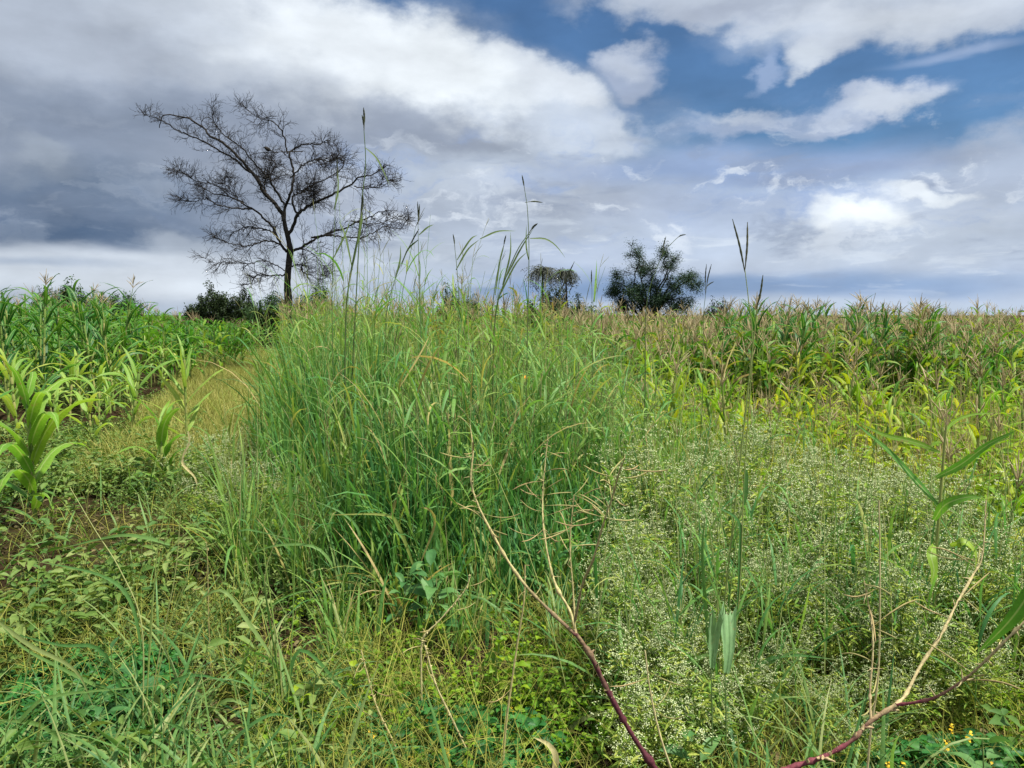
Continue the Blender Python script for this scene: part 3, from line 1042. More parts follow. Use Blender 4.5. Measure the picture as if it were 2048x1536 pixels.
# single maize plants that stand out
def near_maize(loc, rz, label, h, nl, ll, lw, mat, up0, bend, tassel=False, bare=.1):
    st, lf, ta, er = maize_parts(h, nl, ll, lw, up0, bend, tassel, bare=bare)
    root = empty('maize_plant', loc, rz)
    tag(root, label, 'maize plant')
    st.build('stalk', M['stalk'], root); lf.build('leaves', mat, root)
    if ta.n: ta.build('tassel', M['tassel'], root)
    return root


near_maize(gpos(72, 1060), 1.0, 'waist-high bright green maize plant with arching leaves at the left edge', 1.05, 13, .72, .098, M['maize_young'], .5, 2.0)
near_maize(gpos(-40, 1030), 0.3, 'green maize plant half outside the left edge behind the waist-high one', 1.05, 9, .6, .08, M['maize_young'], .42, 2.0)
near_maize(gpos(325, 985), 2.6, 'small bright green maize plant beside a twisted pale dry leaf', .72, 9, .48, .085, M['maize_young'], .3, 1.6)
near_maize(gpos(375, 900), 0.2, 'slender maize plant with stiff upturned leaves on the pale path', 1.2, 12, .55, .055, M['maize_pale'], .65, .5)


# ------------------------------------------------------------------ central stand of tall grass
def grass_l(d):
    return np.interp(d, [3.9, 4.6, 6, 9, 14], [800, 690, 620, 575, 570])


def grass_r(d):
    return np.interp(d, [3.9, 4.6, 6, 9, 14], [1120, 1210, 1250, 1190, 1120])


mb = MB()
gl = lambda d: grass_l(d) - np.abs(RNG.normal(0, 40, len(d)))
gr = lambda d: grass_r(d) + np.abs(RNG.normal(0, 110, len(d)))
fall = lambda y: np.interp(y, [3.9, 4.4, 5.2, 6.5, 9], [.45, .68, .95, 1.12, 1.2])
side_ = lambda P: np.interp(1024 + P[:, 0] / P[:, 1] * F, [480, 600, 700, 900, 1080, 1200, 1340], [.75, 1.0, 1.1, 1.05, .92, .74, .5])
P = patchy(sample(1500, 3.9, 13, gl, gr, pw=.75), 1.9, 5, .62)          # tuft centres
nb = 14
tv = -.06 + RNG.normal(.3, .11, len(P)) + (RNG.random(len(P)) < .03) * .3 + np.interp(P[:, 1], [4, 5.5, 8], [-.08, 0, .1])
th = RNG.uniform(.75, 1.15, len(P))
b = np.repeat(P, nb, 0) + np.concatenate([RNG.normal(0, .07, (len(P) * nb, 2)), np.zeros((len(P) * nb, 1))], 1)
n = len(b)
hh = RNG.uniform(.5, 1.4, n) * fall(b[:, 1]) * side_(b) * np.repeat(th, nb)
ribbons(mb, b, RNG.random(n) * 6.28, hh, RNG.gamma(5, .0036, n).clip(.006, .034), np.abs(RNG.normal(.08, .11, n)), RNG.gamma(1.5, .48, n), segs=7,
        v=np.clip(np.repeat(tv, nb) + RNG.normal(0, .09, n) + (RNG.random(n) < .03) * .5, 0, 1), power=1.8, fold=.25)
# leafy culms: leaves given off along upright stems
C = patchy(sample(1650, 4.1, 13, gl, gr, pw=.75), 1.6, 8, .6)
nc = len(C)
ch = (RNG.normal(1.4, .24, nc) + (RNG.random(nc) < .16) * RNG.uniform(.1, .55, nc)) * fall(C[:, 1]) * side_(C)
cp, _, _ = centerlines(C, RNG.random(nc) * 6.28, ch, np.abs(RNG.normal(.04, .05, nc)), RNG.normal(.12, .16, nc), 5)
tubes(mb, cp, np.linspace(.0040, .0016, 6)[None] * np.ones((nc, 1)), 3, m=1, v=np.clip(RNG.normal(.45, .25, nc), 0, 1))
kl = 5
ti = RNG.uniform(.15, .92, (nc, kl))
seg = np.clip((ti * 5).astype(int), 0, 4); fr = ti * 5 - seg
lb = cp[np.arange(nc)[:, None], seg] * (1 - fr[..., None]) + cp[np.arange(nc)[:, None], seg + 1] * fr[..., None]
lb = lb.reshape(-1, 3); n = len(lb)
ribbons(mb, lb, RNG.random(n) * 6.28, RNG.uniform(.2, .55, n), RNG.gamma(5, .0028, n).clip(.006, .026), RNG.uniform(.2, .8, n), RNG.uniform(.2, 2.2, n), segs=6,
        v=np.clip(RNG.normal(.3, .13, n) + .12 * ti.ravel() + (RNG.random(n) < .03) * .5, 0, 1), fold=.25)
# finger-like seed heads on many of them
sel = RNG.random(nc) < .6
tips = cp[sel, -1]; td = unit(cp[sel, -1] - cp[sel, -2])
for k in range(2):
    n = len(tips)
    dd = unit(td + RNG.normal(0, .25, (n, 3)))
    L_ = RNG.uniform(.07, .18, n)[:, None]
    pp = np.stack([tips, tips + dd * L_ * .5, tips + dd * L_ + np.array([0, 0, -.01])], 1)
    tubes(mb, pp, np.tile([.0012, .0026, .001], (n, 1)), 3, m=2)
o = mb.build('tall_grass', [M['tall_blade'], M['tall_stem'], M['seed_pale']])
tag(o, 'dense stand of tall green grass filling the middle of the field', 'grass', kind='stuff')


# outlying tufts that tie the stand to the weeds around it
mb = MB()
Q = np.concatenate([sample(40, 4.2, 8, 440, 640, pw=.8), sample(34, 3.4, 4.4, 640, 1150), sample(60, 4.4, 8, 1200, 1420)])
sc_ = np.concatenate([RNG.uniform(.4, .85, 40), RNG.uniform(.25, .5, 34), RNG.uniform(.5, 1.0, 60)])
nb = 16
b = np.repeat(Q, nb, 0) + np.concatenate([RNG.normal(0, .05, (len(Q) * nb, 2)), np.zeros((len(Q) * nb, 1))], 1)
n = len(b)
ribbons(mb, b, RNG.random(n) * 6.28, RNG.uniform(.5, 1.2, n) * np.repeat(sc_, nb), RNG.gamma(5, .0029, n).clip(.005, .026), np.abs(RNG.normal(.15, .16, n)), RNG.gamma(2, .5, n), segs=7,
        v=np.clip(RNG.normal(.3, .12, n) + (RNG.random(n) < .04) * .5, 0, 1), power=1.8, fold=.25)
b = np.repeat(Q, 2, 0); n = len(b)
p, _, _ = centerlines(b, RNG.random(n) * 6.28, RNG.uniform(.8, 1.5, n) * np.repeat(sc_, 2), np.abs(RNG.normal(.06, .08, n)), RNG.normal(.15, .2, n), 5)
tubes(mb, p, np.linspace(.003, .0013, 6)[None] * np.ones((n, 1)), 3, m=1)
o = mb.build('tall_grass', [M['tall_blade'], M['tall_stem']])
tag(o, 'loose shorter tufts of green grass around the edges of the tall stand', 'grass', kind='stuff')

# taller single stems that break the skyline
def grass_stem(path, d, label, spikes=((0, 0),), r=.004, leaves=(), dj=.0):
    """path: foot to tip; spikes: tips of the fingers; leaves: (start, mid, end)"""
    root = empty('seeding_grass', PX(*path[0], d))
    o0 = np.array(root.location)
    tag(root, label, 'grass stem', 'tall grass stems against the sky')
    pts = [np.array(PX(x, y, d + dj * i)) - o0 for i, (x, y) in enumerate(path)]
    foot = np.array([pts[0][0] * .5 - .02, .05, -o0[2]])
    pts = [foot] + pts
    mb_ = MB(); q = smooth(pts, 24)
    tubes(mb_, q, np.linspace(r, r * .45, 24), 5, v=np.array([.35]))
    mb_.build('culm', M['sky_stem'], root)
    sp = MB()
    tip = pts[-1]
    for s in spikes:
        if len(s) == 2:
            e = np.array(PX(s[0], s[1], d + dj * len(path))) - o0; st_ = tip
        else:
            st_ = np.array(PX(s[0], s[1], d)) - o0; e = np.array(PX(s[2], s[3], d + .03)) - o0
        bow = np.array([0, .02, .01])
        q = smooth([st_, (st_ + e) / 2 + bow, e], 14)
        rr = np.interp(np.linspace(0, 1, 14), [0, .3, .45, .8, 1], [r * .4, r * .5, r * 1.15, r * 1.0, r * .3]) * (1 + .25 * (np.arange(14) % 2))
        tubes(sp, q, rr, 5, v=np.array([.3]))
    if sp.n: sp.build('seed_head', M['seed'], root)
    if leaves:
        lf = MB()
        for pth in leaves:
            q = smooth([np.array(PX(x, y, d + .02 * i)) - o0 for i, (x, y) in enumerate(pth)], 10)
            blade_along(lf, q, .013)
        lf.build('leaf', M['sky_stem'], root)
    return root


def blade_along(mb_, q, w, v=.35, tilt=.5, fold=.3, m=0, prof=None):
    """a flat blade following a path; its face is turned partly to the side so that it has width from anywhere"""
    q = np.asarray(q, float)
    k = len(q)
    T = unit(np.gradient(q, axis=0))
    ref = np.array([math.sin(tilt), -math.cos(tilt), .35])
    sd_ = unit(np.cross(T, ref))
    nr = np.cross(sd_, T)
    s = np.linspace(0, 1, k)
    wp = (np.clip(.4 + 2.2 * s, 0, 1) * (1 - s ** 2.4) ** .9 + .01) if prof is None else prof(s)
    hw = (w * wp / 2)[:, None]
    V = np.stack([q - sd_ * hw + nr * hw * fold, q, q + sd_ * hw + nr * hw * fold], 1)
    idx = np.arange(k * 3).reshape(k, 3)
    Fq = np.concatenate([np.stack([idx[:-1, j], idx[:-1, j + 1], idx[1:, j + 1], idx[1:, j]], -1) for j in (0, 1)])
    mb_.add(V.reshape(-1, 3), Fq, v, np.repeat(s, 3), m, np.tile([0., 1., 0.], k))


grass_stem([(702, 830), (712, 600), (722, 420), (731, 330), (728, 262)], 5.2, 'tallest grass stem with a dark upright seed head before the bare tree',
           spikes=[(727, 215), (724, 230)], r=.0055, leaves=[[(731, 296), (752, 315), (768, 345), (780, 372)]])
grass_stem([(668, 820), (664, 600), (668, 480), (672, 380)], 5.4, 'leafy grass stem left of the tallest one before the bare tree', spikes=[(674, 318)],
           leaves=[[(668, 420), (676, 380), (675, 330)], [(665, 520), (690, 470), (700, 440)]])
grass_stem([(690, 800), (694, 600), (712, 500), (720, 440)], 5.0, 'thick leafy grass stem leaning right under the tallest seed head', spikes=[(726, 390)], r=.007,
           leaves=[[(698, 560), (715, 480), (728, 430)], [(705, 540), (690, 470), (676, 440)], [(712, 500), (722, 450), (724, 400)]])
grass_stem([(842, 800), (840, 620), (837, 500), (836, 450)], 5.6, 'straight grass stem with a thin spike right of the bare tree', spikes=[(835, 403), (839, 408)],
           leaves=[[(838, 470), (855, 455), (868, 449)], [(836, 480), (815, 500), (800, 540)]])
grass_stem([(915, 820), (918, 620), (914, 540), (910, 500)], 5.4, 'grass stem with two slanting leaves right of the straight spike', spikes=[(906, 468)],
           leaves=[[(912, 540), (935, 500), (960, 478)], [(960, 478), (995, 463), (1032, 462)], [(914, 520), (940, 480), (955, 470)]])
grass_stem([(985, 820), (990, 640), (1010, 560), (1035, 500), (1058, 466)], 5.2, 'grass stem leaning right in the fan before the skyline', spikes=[(1075, 447)], r=.006,
           leaves=[[(1012, 555), (1040, 500), (1068, 455)], [(1005, 570), (1020, 510), (1021, 463)]])
grass_stem([(978, 830), (983, 650), (992, 560), (1006, 500)], 5.3, 'thin grass stem on the left side of the fan before the skyline', spikes=[(1012, 470)],
           leaves=[[(990, 590), (1000, 520), (1010, 482)], [(995, 600), (1030, 530), (1055, 503)]])
grass_stem([(1052, 820), (1056, 620), (1058, 500), (1055, 420), (1050, 384)], 5.1, 'tall thin grass stem topped by a fine bent spike above the fan', spikes=[(1044, 350), (1050, 405, 1085, 405)],
           leaves=[[(1060, 477), (1090, 478), (1112, 492), (1131, 516)], [(1057, 520), (1052, 490), (1053, 450)]])
grass_stem([(1290, 800), (1292, 620), (1312, 540), (1332, 500), (1352, 478)], 5.6, 'thin grass stem with a drooping spike before the small leafy tree', spikes=[(1372, 469), (1325, 510, 1332, 473)])
grass_stem([(1405, 800), (1407, 640), (1411, 590)], 6.0, 'grass stem with a forked spike right of the small leafy tree', spikes=[(1413, 528), (1423, 528), (1409, 580, 1428, 563)])
grass_stem([(1185, 800), (1184, 640), (1184, 580)], 6.0, 'single short grass spike left of the small leafy tree', spikes=[(1183, 540)])
grass_stem([(770, 800), (772, 640), (790, 560), (812, 505)], 5.3, 'grass stem leaning right between the bare tree and the straight spike', spikes=[(838, 458)],
           leaves=[[(790, 560), (800, 520), (801, 490)]])
grass_stem([(1150, 900), (1120, 700), (1115, 600)], 5.5, 'grass stem slanting right over the vine draped stumps', spikes=[(1149, 523), (1117, 590, 1141, 545)])


# ------------------------------------------------------------------ low cover
def edge_l(d):
    return -160 - 0 * d


# dry thatch: fine tangled stems over the whole foreground
mb = MB()
P = clear(patchy(sample(26000, 2.0, 9, -200, 1300, pw=1.2), 2.0, 21, .42, .12), *GAPS)
n = len(P)
P[:, 2] += RNG.uniform(0, .1, n)
ribbons(mb, P, RNG.random(n) * 6.28, RNG.uniform(.12, .45, n), RNG.uniform(.0018, .0042, n), RNG.uniform(.2, 1.3, n), RNG.uniform(0, 1.4, n), segs=4)
P = sample(9000, 2.0, 6, 1250, 2250, pw=1.2)
n = len(P)
ribbons(mb, P, RNG.random(n) * 6.28, RNG.uniform(.12, .4, n), RNG.uniform(.0018, .0042, n), RNG.uniform(.2, 1.3, n), RNG.uniform(0, 1.4, n), segs=4)
o = mb.build('dry_grass', M['dry'])
tag(o, 'tangle of thin olive and straw grass on the ground', 'dry grass', kind='stuff')

# green blades scattered through the foreground
mb = MB()
P = clear(patchy(sample(6500, 2.0, 7.5, -200, 2250, pw=1.1), 2.8, 23, .42, .1), *GAPS, (110, 1290, .55), (860, 1450, .45), (1870, 1470, .4))
n = len(P)
ribbons(mb, P, RNG.random(n) * 6.28, RNG.uniform(.18, .62, n), RNG.gamma(4, .0025, n).clip(.004, .022), RNG.uniform(.05, .6, n), RNG.uniform(.3, 1.9, n), segs=7, fold=.25)
o = mb.build('short_grass', M['fore_blade'])
tag(o, 'scattered arching green grass blades in the foreground', 'grass', kind='stuff')

# the pale fine grass of the trodden strip at left
mb = MB()
P = sample(34000, 7, 34, lambda d: np.interp(d, [7, 10, 15, 34], [120, 230, 330, 430]), lambda d: np.interp(d, [7, 10, 15, 34], [580, 560, 570, 590]), pw=.9)
n = len(P)
ribbons(mb, P, RNG.random(n) * 6.28, RNG.uniform(.15, .42, n), RNG.uniform(.004, .008, n), RNG.uniform(.05, .9, n), RNG.uniform(0, 1.3, n), segs=3)
o = mb.build('path_grass', M['path_grass'])
tag(o, 'fine pale straw-green grass on the strip between the maize and tall grass', 'grass', kind='stuff')


def weed_mass(P, hmin, hmax, per, lmin, lmax, asp, m, mb_):
    n = len(P)
    h_ = RNG.uniform(hmin, hmax, n)
    lean = RNG.normal(0, .25, (n, 2))
    t = RNG.uniform(.15, 1, (n, per))
    pos = np.stack([P[:, 0, None] + lean[:, 0, None] * h_[:, None] * t, P[:, 1, None] + lean[:, 1, None] * h_[:, None] * t,
                    P[:, 2, None] + h_[:, None] * t], -1).reshape(-1, 3)
    k = len(pos)
    L_ = RNG.uniform(lmin, lmax, k)
    vv = np.clip(np.repeat(RNG.normal(.45, .2, n), per) + RNG.normal(0, .12, k), 0, 1)
    leaflets(mb_, pos, rand_dirs(k, -.25, .7), L_, L_ * asp * RNG.uniform(.8, 1.2, k), v=vv, m=m)
    top = P + np.stack([lean[:, 0] * h_, lean[:, 1] * h_, h_], 1)
    tubes(mb_, np.stack([P, (P + top) / 2, top], 1), np.tile([.002, .0016, .001], (n, 1)), 3, m=1)



# the same cover carried on beyond both edges of the view
mb = MB()
for lo, hi in ((2240, 3300), (-1250, -190)):
    P = sample(5200, 2.0, 9, lo, hi, pw=1.0)
    n = len(P)
    ribbons(mb, P, RNG.random(n) * 6.28, RNG.uniform(.25, .8, n), RNG.uniform(.004, .014, n), np.abs(RNG.normal(.15, .2, n)), RNG.gamma(1.8, .5, n), segs=5, v=np.clip(RNG.normal(.45, .25, n), 0, 1))
    P = sample(1700, 2.0, 9, lo, hi, pw=1.0)
    weed_mass(P, .1, .5, 10, .04, .1, .42, 2, mb)
o = mb.build('field_weeds', [M['field_blade'], M['pf_stem'], M['weed']])
tag(o, 'grass and leafy weeds along the outer edges of the foreground', 'weeds', kind='stuff')

# litter on the soil
mb = MB()
P = sample(22000, 2.0, 9, -200, 2250, pw=1.1)
n = len(P)
P[:, 2] += RNG.uniform(.012, .045, n)
L_ = RNG.uniform(.015, .06, n)
leaflets(mb, P, rand_dirs(n, -.15, .25), L_, L_ * RNG.uniform(.12, .5, n))
o = mb.build('leaf_litter', M['litter'])
tag(o, 'dead brown leaves and bits of straw lying on the soil', 'litter', kind='stuff')


# small broad-leaved weeds
mb = MB()
P = clear(patchy(sample(5200, 2.3, 9, -200, lambda d: np.interp(d, [2, 4, 6, 9], [760, 640, 560, 470]), pw=1.0), 2.2, 3, .5, .15), *GAPS)
weed_mass(P, .05, .26, 9, .018, .045, .45, 0, mb)
P = clear(patchy(sample(2600, 2.3, 9, -200, lambda d: np.interp(d, [2, 4, 6, 9], [700, 600, 520, 440]), pw=1.0), 2.6, 4, .42, .1), *GAPS)
weed_mass(P, .12, .42, 10, .04, .10, .4, 0, mb)
P = patchy(sample(4200, 7, 18, -200, lambda d: np.interp(d, [7, 10, 18], [430, 400, 420]), pw=.9), 1.3, 14, .55, .15)
weed_mass(P, .06, .24, 9, .03, .08, .4, 0, mb)
o = mb.build('weed_cover', [M['weed'], M['pf_stem']])
tag(o, 'low leafy green weeds covering the ground at left', 'weeds', kind='stuff')

mb = MB()
P = clear(patchy(sample(3000, 2.1, 4.4, 450, 1300, pw=1.0), 3.0, 6, .5, .12), *GAPS)
weed_mass(P, .04, .2, 7, .018, .042, .62, 0, mb)
P = clear(patchy(sample(2200, 2.1, 6, 1150, 2200, pw=1.0), 2.5, 33, .5, .15), *GAPS)
weed_mass(P, .05, .24, 8, .02, .045, .5, 0, mb)
o = mb.build('weed_cover', [M['weed_lime'], M['pf_stem']])
tag(o, 'low yellow-green leafy weeds in the bottom middle of the field', 'weeds', kind='stuff')


# ------------------------------------------------------------------ white-flowered weeds at right
def make_flower_weed(h, spread, label, group):
    root = empty('white_flowered_weed')
    tag(root, label, 'flowering weed', group)
    st, lf, fl = MB(), MB(), MB()
    n1_ = 9
    b = np.stack([RNG.normal(0, .02, n1_), RNG.normal(0, .02, n1_), np.zeros(n1_)], 1)
    p1, d1, _ = centerlines(b, np.arange(n1_) * 2.4 + RNG.normal(0, .3, n1_), h * RNG.uniform(.75, 1.0, n1_), RNG.uniform(.05, .5, n1_) * spread, RNG.uniform(0, .35, n1_), 6)
    tubes(st, p1, np.linspace(.004, .0016, 7)[None] * np.ones((n1_, 1)), 4)

    def branch(par, per, lo, hi, ang, tmin):
        n, k, _ = par.shape
        t = RNG.uniform(tmin, 1, (n, per)) * (k - 1)
        i = np.clip(t.astype(int), 0, k - 2); f = (t - i)[..., None]
        base = (par[np.arange(n)[:, None], i] * (1 - f) + par[np.arange(n)[:, None], i + 1] * f).reshape(-1, 3)
        td_ = unit(par[np.arange(n)[:, None], i + 1] - par[np.arange(n)[:, None], i]).reshape(-1, 3)
        d = unit(td_ * .6 + RNG.normal(0, ang, td_.shape) + np.array([0, 0, .45]))
        L_ = RNG.uniform(lo, hi, len(base))[:, None]
        mid = base + d * L_ * .5 + np.array([0, 0, .0]) + RNG.normal(0, .004, base.shape)
        return np.stack([base, mid, base + d * L_ + np.array([0, 0, .01])], 1)
    p2 = branch(p1, 8, .1, .24, .5, .35)
    tubes(st, p2, np.tile([.0018, .0014, .001], (len(p2), 1)), 3)
    p3 = branch(p2, 4, .04, .1, .5, .4)
    tubes(st, p3, np.tile([.001, .0008, .0006], (len(p3), 1)), 3)
    tips = np.concatenate([p3[:, -1], p3[:, 1], p2[:, -1]])
    tips = tips[RNG.random(len(tips)) < .62]
    tips = np.concatenate([tips] + [tips + RNG.normal(0, 1, tips.shape) * np.array([.010, .010, .004]) for _ in range(4)])
    n = len(tips)
    r = RNG.uniform(.0024, .0050, n)
    oc = np.array([[1, 0, 0], [0, 1, 0], [-1, 0, 0], [0, -1, 0], [0, 0, .75], [0, 0, -.8]])
    V = tips[:, None] + oc[None] * r[:, None, None]
    bi = (np.arange(n) * 6)[:, None, None]
    Ft = np.array([[0, 1, 4], [1, 2, 4], [2, 3, 4], [3, 0, 4], [1, 0, 5], [2, 1, 5], [3, 2, 5], [0, 3, 5]])
    fl.add(V.reshape(-1, 3), (bi + Ft[None]).reshape(-1, 3), np.repeat(RNG.random(n), 6))
    # lobed leaves: thin leaflets along the stems
    allp = np.concatenate([p1[:, 1:4].reshape(-1, 3), p1[:, 2:6].reshape(-1, 3), p2[:, 0]])
    pos = np.repeat(allp, 8, 0); pos = pos + RNG.normal(0, .035, pos.shape)
    L_ = RNG.uniform(.03, .075, len(pos))
    leaflets(lf, pos, rand_dirs(len(pos), -.3, .6), L_, L_ * .2)
    st.build('stems', M['pf_stem'], root); lf.build('leaves', M['pf_leaf'], root); fl.build('flowers', M['pf_flower'], root)
    return root


FW = [make_flower_weed(RNG.uniform(.62, .74), 1.0 + .25 * (i % 2), 'bushy weed dotted with tiny white flowers in the patch at right', 'white-flowered weeds') for i in range(5)]


def fw_l(d):
    return np.interp(d, [2.4, 3.2, 4.2, 5.2, 6.2], [1280, 1200, 1240, 1270, 1300])


def fw_r(d):
    return np.interp(d, [2.4, 3.2, 3.9, 4.6, 5.4, 6.2], [1720, 2120, 2100, 1800, 1640, 1560])


spF = thin(patchy(sample(2500, 2.5, 5.8, fw_l, fw_r, pw=.8), 2.4, 31, .62, .15), .2, 80)
scatter_plants(FW, [tuple(p) for p in spF], [float(np.interp(p[1], [2.5, 3.3, 4.2, 6], [.55, .75, .92, 1.0])) * random.uniform(.65, 1.25) for p in spF])
# two more patches of the same weed, by the left path
FW2 = [make_flower_weed(.55, 1.2, 'bushy small-flowered weed left of the tall grass', 'small-flowered weeds beside the tall grass') for i in range(2)]
spF = [gpos(480, 1010), gpos(530, 1060), gpos(450, 1060), gpos(560, 990), gpos(500, 960), gpos(430, 1000)]
scatter_plants(FW2, [tuple(p) for p in spF], [random.uniform(.75, 1.0) for _ in spF])


mb = MB()
P = patchy(sample(420, 2.7, 6.5, 1150, 2100, pw=.8), 2.0, 41, .5, .2)
n = len(P)
p, _, _ = centerlines(P, RNG.random(n) * 6.28, RNG.uniform(.7, 1.25, n), np.abs(RNG.normal(.1, .12, n)), RNG.normal(.15, .2, n), 6)
tubes(mb, p, np.linspace(.0028, .0012, 7)[None] * np.ones((n, 1)), 3, m=1)
b = np.repeat(p[:, 2], 3, 0) + np.concatenate([np.zeros((n * 3, 2)), RNG.uniform(-.15, .25, (n * 3, 1))], 1)
ribbons(mb, b, RNG.random(len(b)) * 6.28, RNG.uniform(.2, .45, len(b)), RNG.uniform(.006, .016, len(b)), RNG.uniform(.1, .6, len(b)), RNG.uniform(.3, 1.8, len(b)), segs=7, fold=.25, v=np.clip(RNG.normal(.35, .15, len(b)), 0, 1))
o = mb.build('thin_grass', [M['tall_blade'], M['tall_stem']])
tag(o, 'thin green grass stems standing up through the white-flowered weeds', 'grass', kind='stuff')


# ------------------------------------------------------------------ the bare tree
def branch_level(par, per, lo, hi, k, up, side, tmin, wob, taper=.45, keep=1.0):
    n, kk, _ = par.shape
    t = RNG.uniform(tmin, 1, (n, per)) * (kk - 1)
    i = np.clip(t.astype(int), 0, kk - 2); f = (t - i)[..., None]
    a = par[np.arange(n)[:, None], i]; b = par[np.arange(n)[:, None], i + 1]
    base = (a * (1 - f) + b * f).reshape(-1, 3)
    td_ = unit(b - a).reshape(-1, 3)
    rnd = RNG.normal(0, 1, td_.shape)
    rnd -= (rnd * td_).sum(1, keepdims=True) * td_
    d = unit(td_ * .75 + unit(rnd) * side + np.array([0, 0, up]))
    L_ = RNG.uniform(lo, hi, len(base)) * (1.1 - taper * (t.reshape(-1) / (kk - 1)))
    pts = [base]
    cur_ = base
    for j in range(k - 1):
        d = unit(d + RNG.normal(0, wob, d.shape))
        cur_ = cur_ + d * (L_ / (k - 1))[:, None]
        pts.append(cur_)
    P_ = np.stack(pts, 1)
    if keep < 1:
        P_ = P_[RNG.random(len(P_)) < keep]
    return P_


def bare_tree():
    D = 22.0
    def T(x, y, dy=0.0):
        px, py = 250 + x / 3.135, 150 + y / 3.135
        px, py = 576 + (px - 576) * .965, 640 - (640 - py) * .95
        return np.array(PX(px, py, D)) * np.array([1, 0, 1]) + np.array([0, D + dy, 0])
    foot = T(1020, 1420)
    root = empty('bare_tree', (foot[0], D, float(height(foot[0], D))))
    tag(root, 'leafless dark tree with a wide spreading crown rising above the field', 'tree')
    o0 = np.array(root.location)
    trunk_pts = [np.array([foot[0] - .02, D, o0[2] - .1])] + [T(*p) for p in [(1024, 1420), (1018, 1320), (1020, 1250), (1028, 1160), (1036, 1080), (1024, 1000), (1006, 930), (996, 870)]]
    tr = MB()
    q = smooth(trunk_pts, 40) - o0
    rr = np.interp(np.linspace(0, 1, 40), [0, .1, .35, .6, .75, 1], [.15, .11, .09, .09, .07, .053]) * (1 + .05 * RNG.normal(0, 1, 40))
    tubes(tr, q, rr, 10)
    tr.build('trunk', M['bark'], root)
    limbs = [   # points, base radius, depth per unit along
        ([(996, 880), (980, 835), (955, 800), (930, 765), (885, 725), (852, 685), (830, 620), (790, 572), (740, 512), (680, 445), (600, 372), (540, 330), (470, 290), (430, 240), (372, 202), (330, 178), (268, 165), (168, 152), (143, 192), (120, 235)], .085, .06),
        ([(836, 640), (800, 580), (750, 540), (690, 482), (600, 430), (500, 370), (400, 332), (330, 300), (262, 250), (200, 230), (140, 222)], .045, -.10),
        ([(930, 765), (890, 715), (868, 690), (850, 640), (845, 605), (880, 560), (900, 500), (880, 440), (840, 400)], .04, .22),
        ([(998, 775), (965, 715), (935, 650), (925, 610), (895, 590), (830, 510), (770, 430), (705, 380), (650, 330), (610, 250), (620, 180)], .045, -.18),
        ([(996, 880), (1000, 780), (1026, 715), (1046, 610), (1036, 520), (1014, 440), (1020, 400), (1052, 372), (1120, 352), (1200, 350), (1235, 322), (1290, 380)], .06, .10),
        ([(1016, 440), (1006, 350), (982, 280), (932, 240), (880, 226), (822, 202), (760, 140)], .028, -.15),
        ([(1040, 600), (1085, 560), (1150, 520), (1230, 500), (1330, 515), (1400, 490), (1440, 520)], .03, -.28),
        ([(1022, 975), (1058, 912), (1090, 850), (1140, 800), (1205, 765), (1290, 737), (1382, 690), (1450, 652), (1500, 612), (1562, 602), (1640, 562), (1700, 535)], .07, -.08),
        ([(1090, 850), (1058, 805), (1042, 750), (1046, 702), (1082, 676), (1150, 630), (1250, 562), (1330, 480), (1320, 430), (1250, 420)], .042, .24),
        ([(1082, 676), (1160, 680), (1192, 692), (1206, 762)], .022, .0),
        ([(1450, 652), (1520, 660), (1600, 640), (1660, 600), (1735, 600)], .02, .2),
        ([(1040, 1078), (1092, 1060), (1160, 1020), (1232, 976), (1302, 942), (1382, 920), (1432, 880), (1502, 850), (1602, 800), (1700, 790)], .055, .15),
        ([(1172, 990), (1242, 982), (1322, 986), (1422, 996), (1522, 1000), (1602, 976), (1682, 940), (1772, 955), (1830, 900)], .035, -.18),
        ([(1432, 880), (1540, 900), (1640, 880), (1720, 840), (1790, 850)], .02, .2),
        ([(1012, 1085), (972, 1040), (942, 972), (902, 912), (852, 862), (782, 800), (722, 770), (642, 722), (562, 692), (482, 680), (422, 640), (380, 620)], .055, .12),
        ([(782, 800), (702, 802), (602, 790), (522, 752), (442, 772), (372, 750)], .03, -.2),
        ([(722, 770), (640, 690), (580, 620), (560, 560)], .02, .3),
        ([(642, 722), (560, 650), (470, 640), (400, 590), (345, 572)], .018, -.25),
        ([(1012, 1085), (962, 1032), (882, 1022), (802, 1052), (702, 1046), (622, 1012), (572, 966)], .035, -.2),
        ([(942, 972), (882, 940), (802, 922), (722, 912), (642, 930), (580, 960)], .03, .25),
        ([(1012, 1230), (972, 1240), (882, 1242), (802, 1246), (762, 1292), (700, 1300)], .03, .1),
        ([(1012, 1215), (940, 1170), (880, 1150), (790, 1170), (700, 1160), (610, 1168), (530, 1130)], .018, -.2),
        ([(1040, 1180), (1102, 1170), (1112, 1212), (1162, 1242), (1232, 1272)], .028, .1),
        ([(1046, 1080), (1130, 1070), (1200, 1110), (1270, 1180), (1320, 1260)], .016, -.15),
    ]
    allp = []
    br = None
    for pts, r0, dd in limbs:
        L0 = 0.0
        P3 = []
        last = None
        for i, (x, y) in enumerate(pts):
            if last is not None:
                L0 += math.hypot(x - last[0], y - last[1]) / 3.135 * D / F
            last = (x, y)
            P3.append(T(x, y, dd * L0 * 1.6 + .06 * math.sin(i * 2.1)))
        q = smooth(P3, 48) - o0
        q[1:] += RNG.normal(0, .012, (47, 3))
        mb_ = MB()
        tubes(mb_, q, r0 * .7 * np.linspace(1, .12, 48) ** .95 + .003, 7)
        mb_.build('branch', M['bark'], root)
        allp.append(q)
    A = np.stack(allp)
    wl = np.array([p[1] for p in limbs])
    tw = MB()
    main = A[wl > .025]
    l2 = branch_level(A, 27, .3, .92, 8, .03, .75, .12, .16, taper=.88)
    tubes(tw, l2, np.linspace(.0085, .0036, 8)[None] * np.ones((len(l2), 1)), 4)
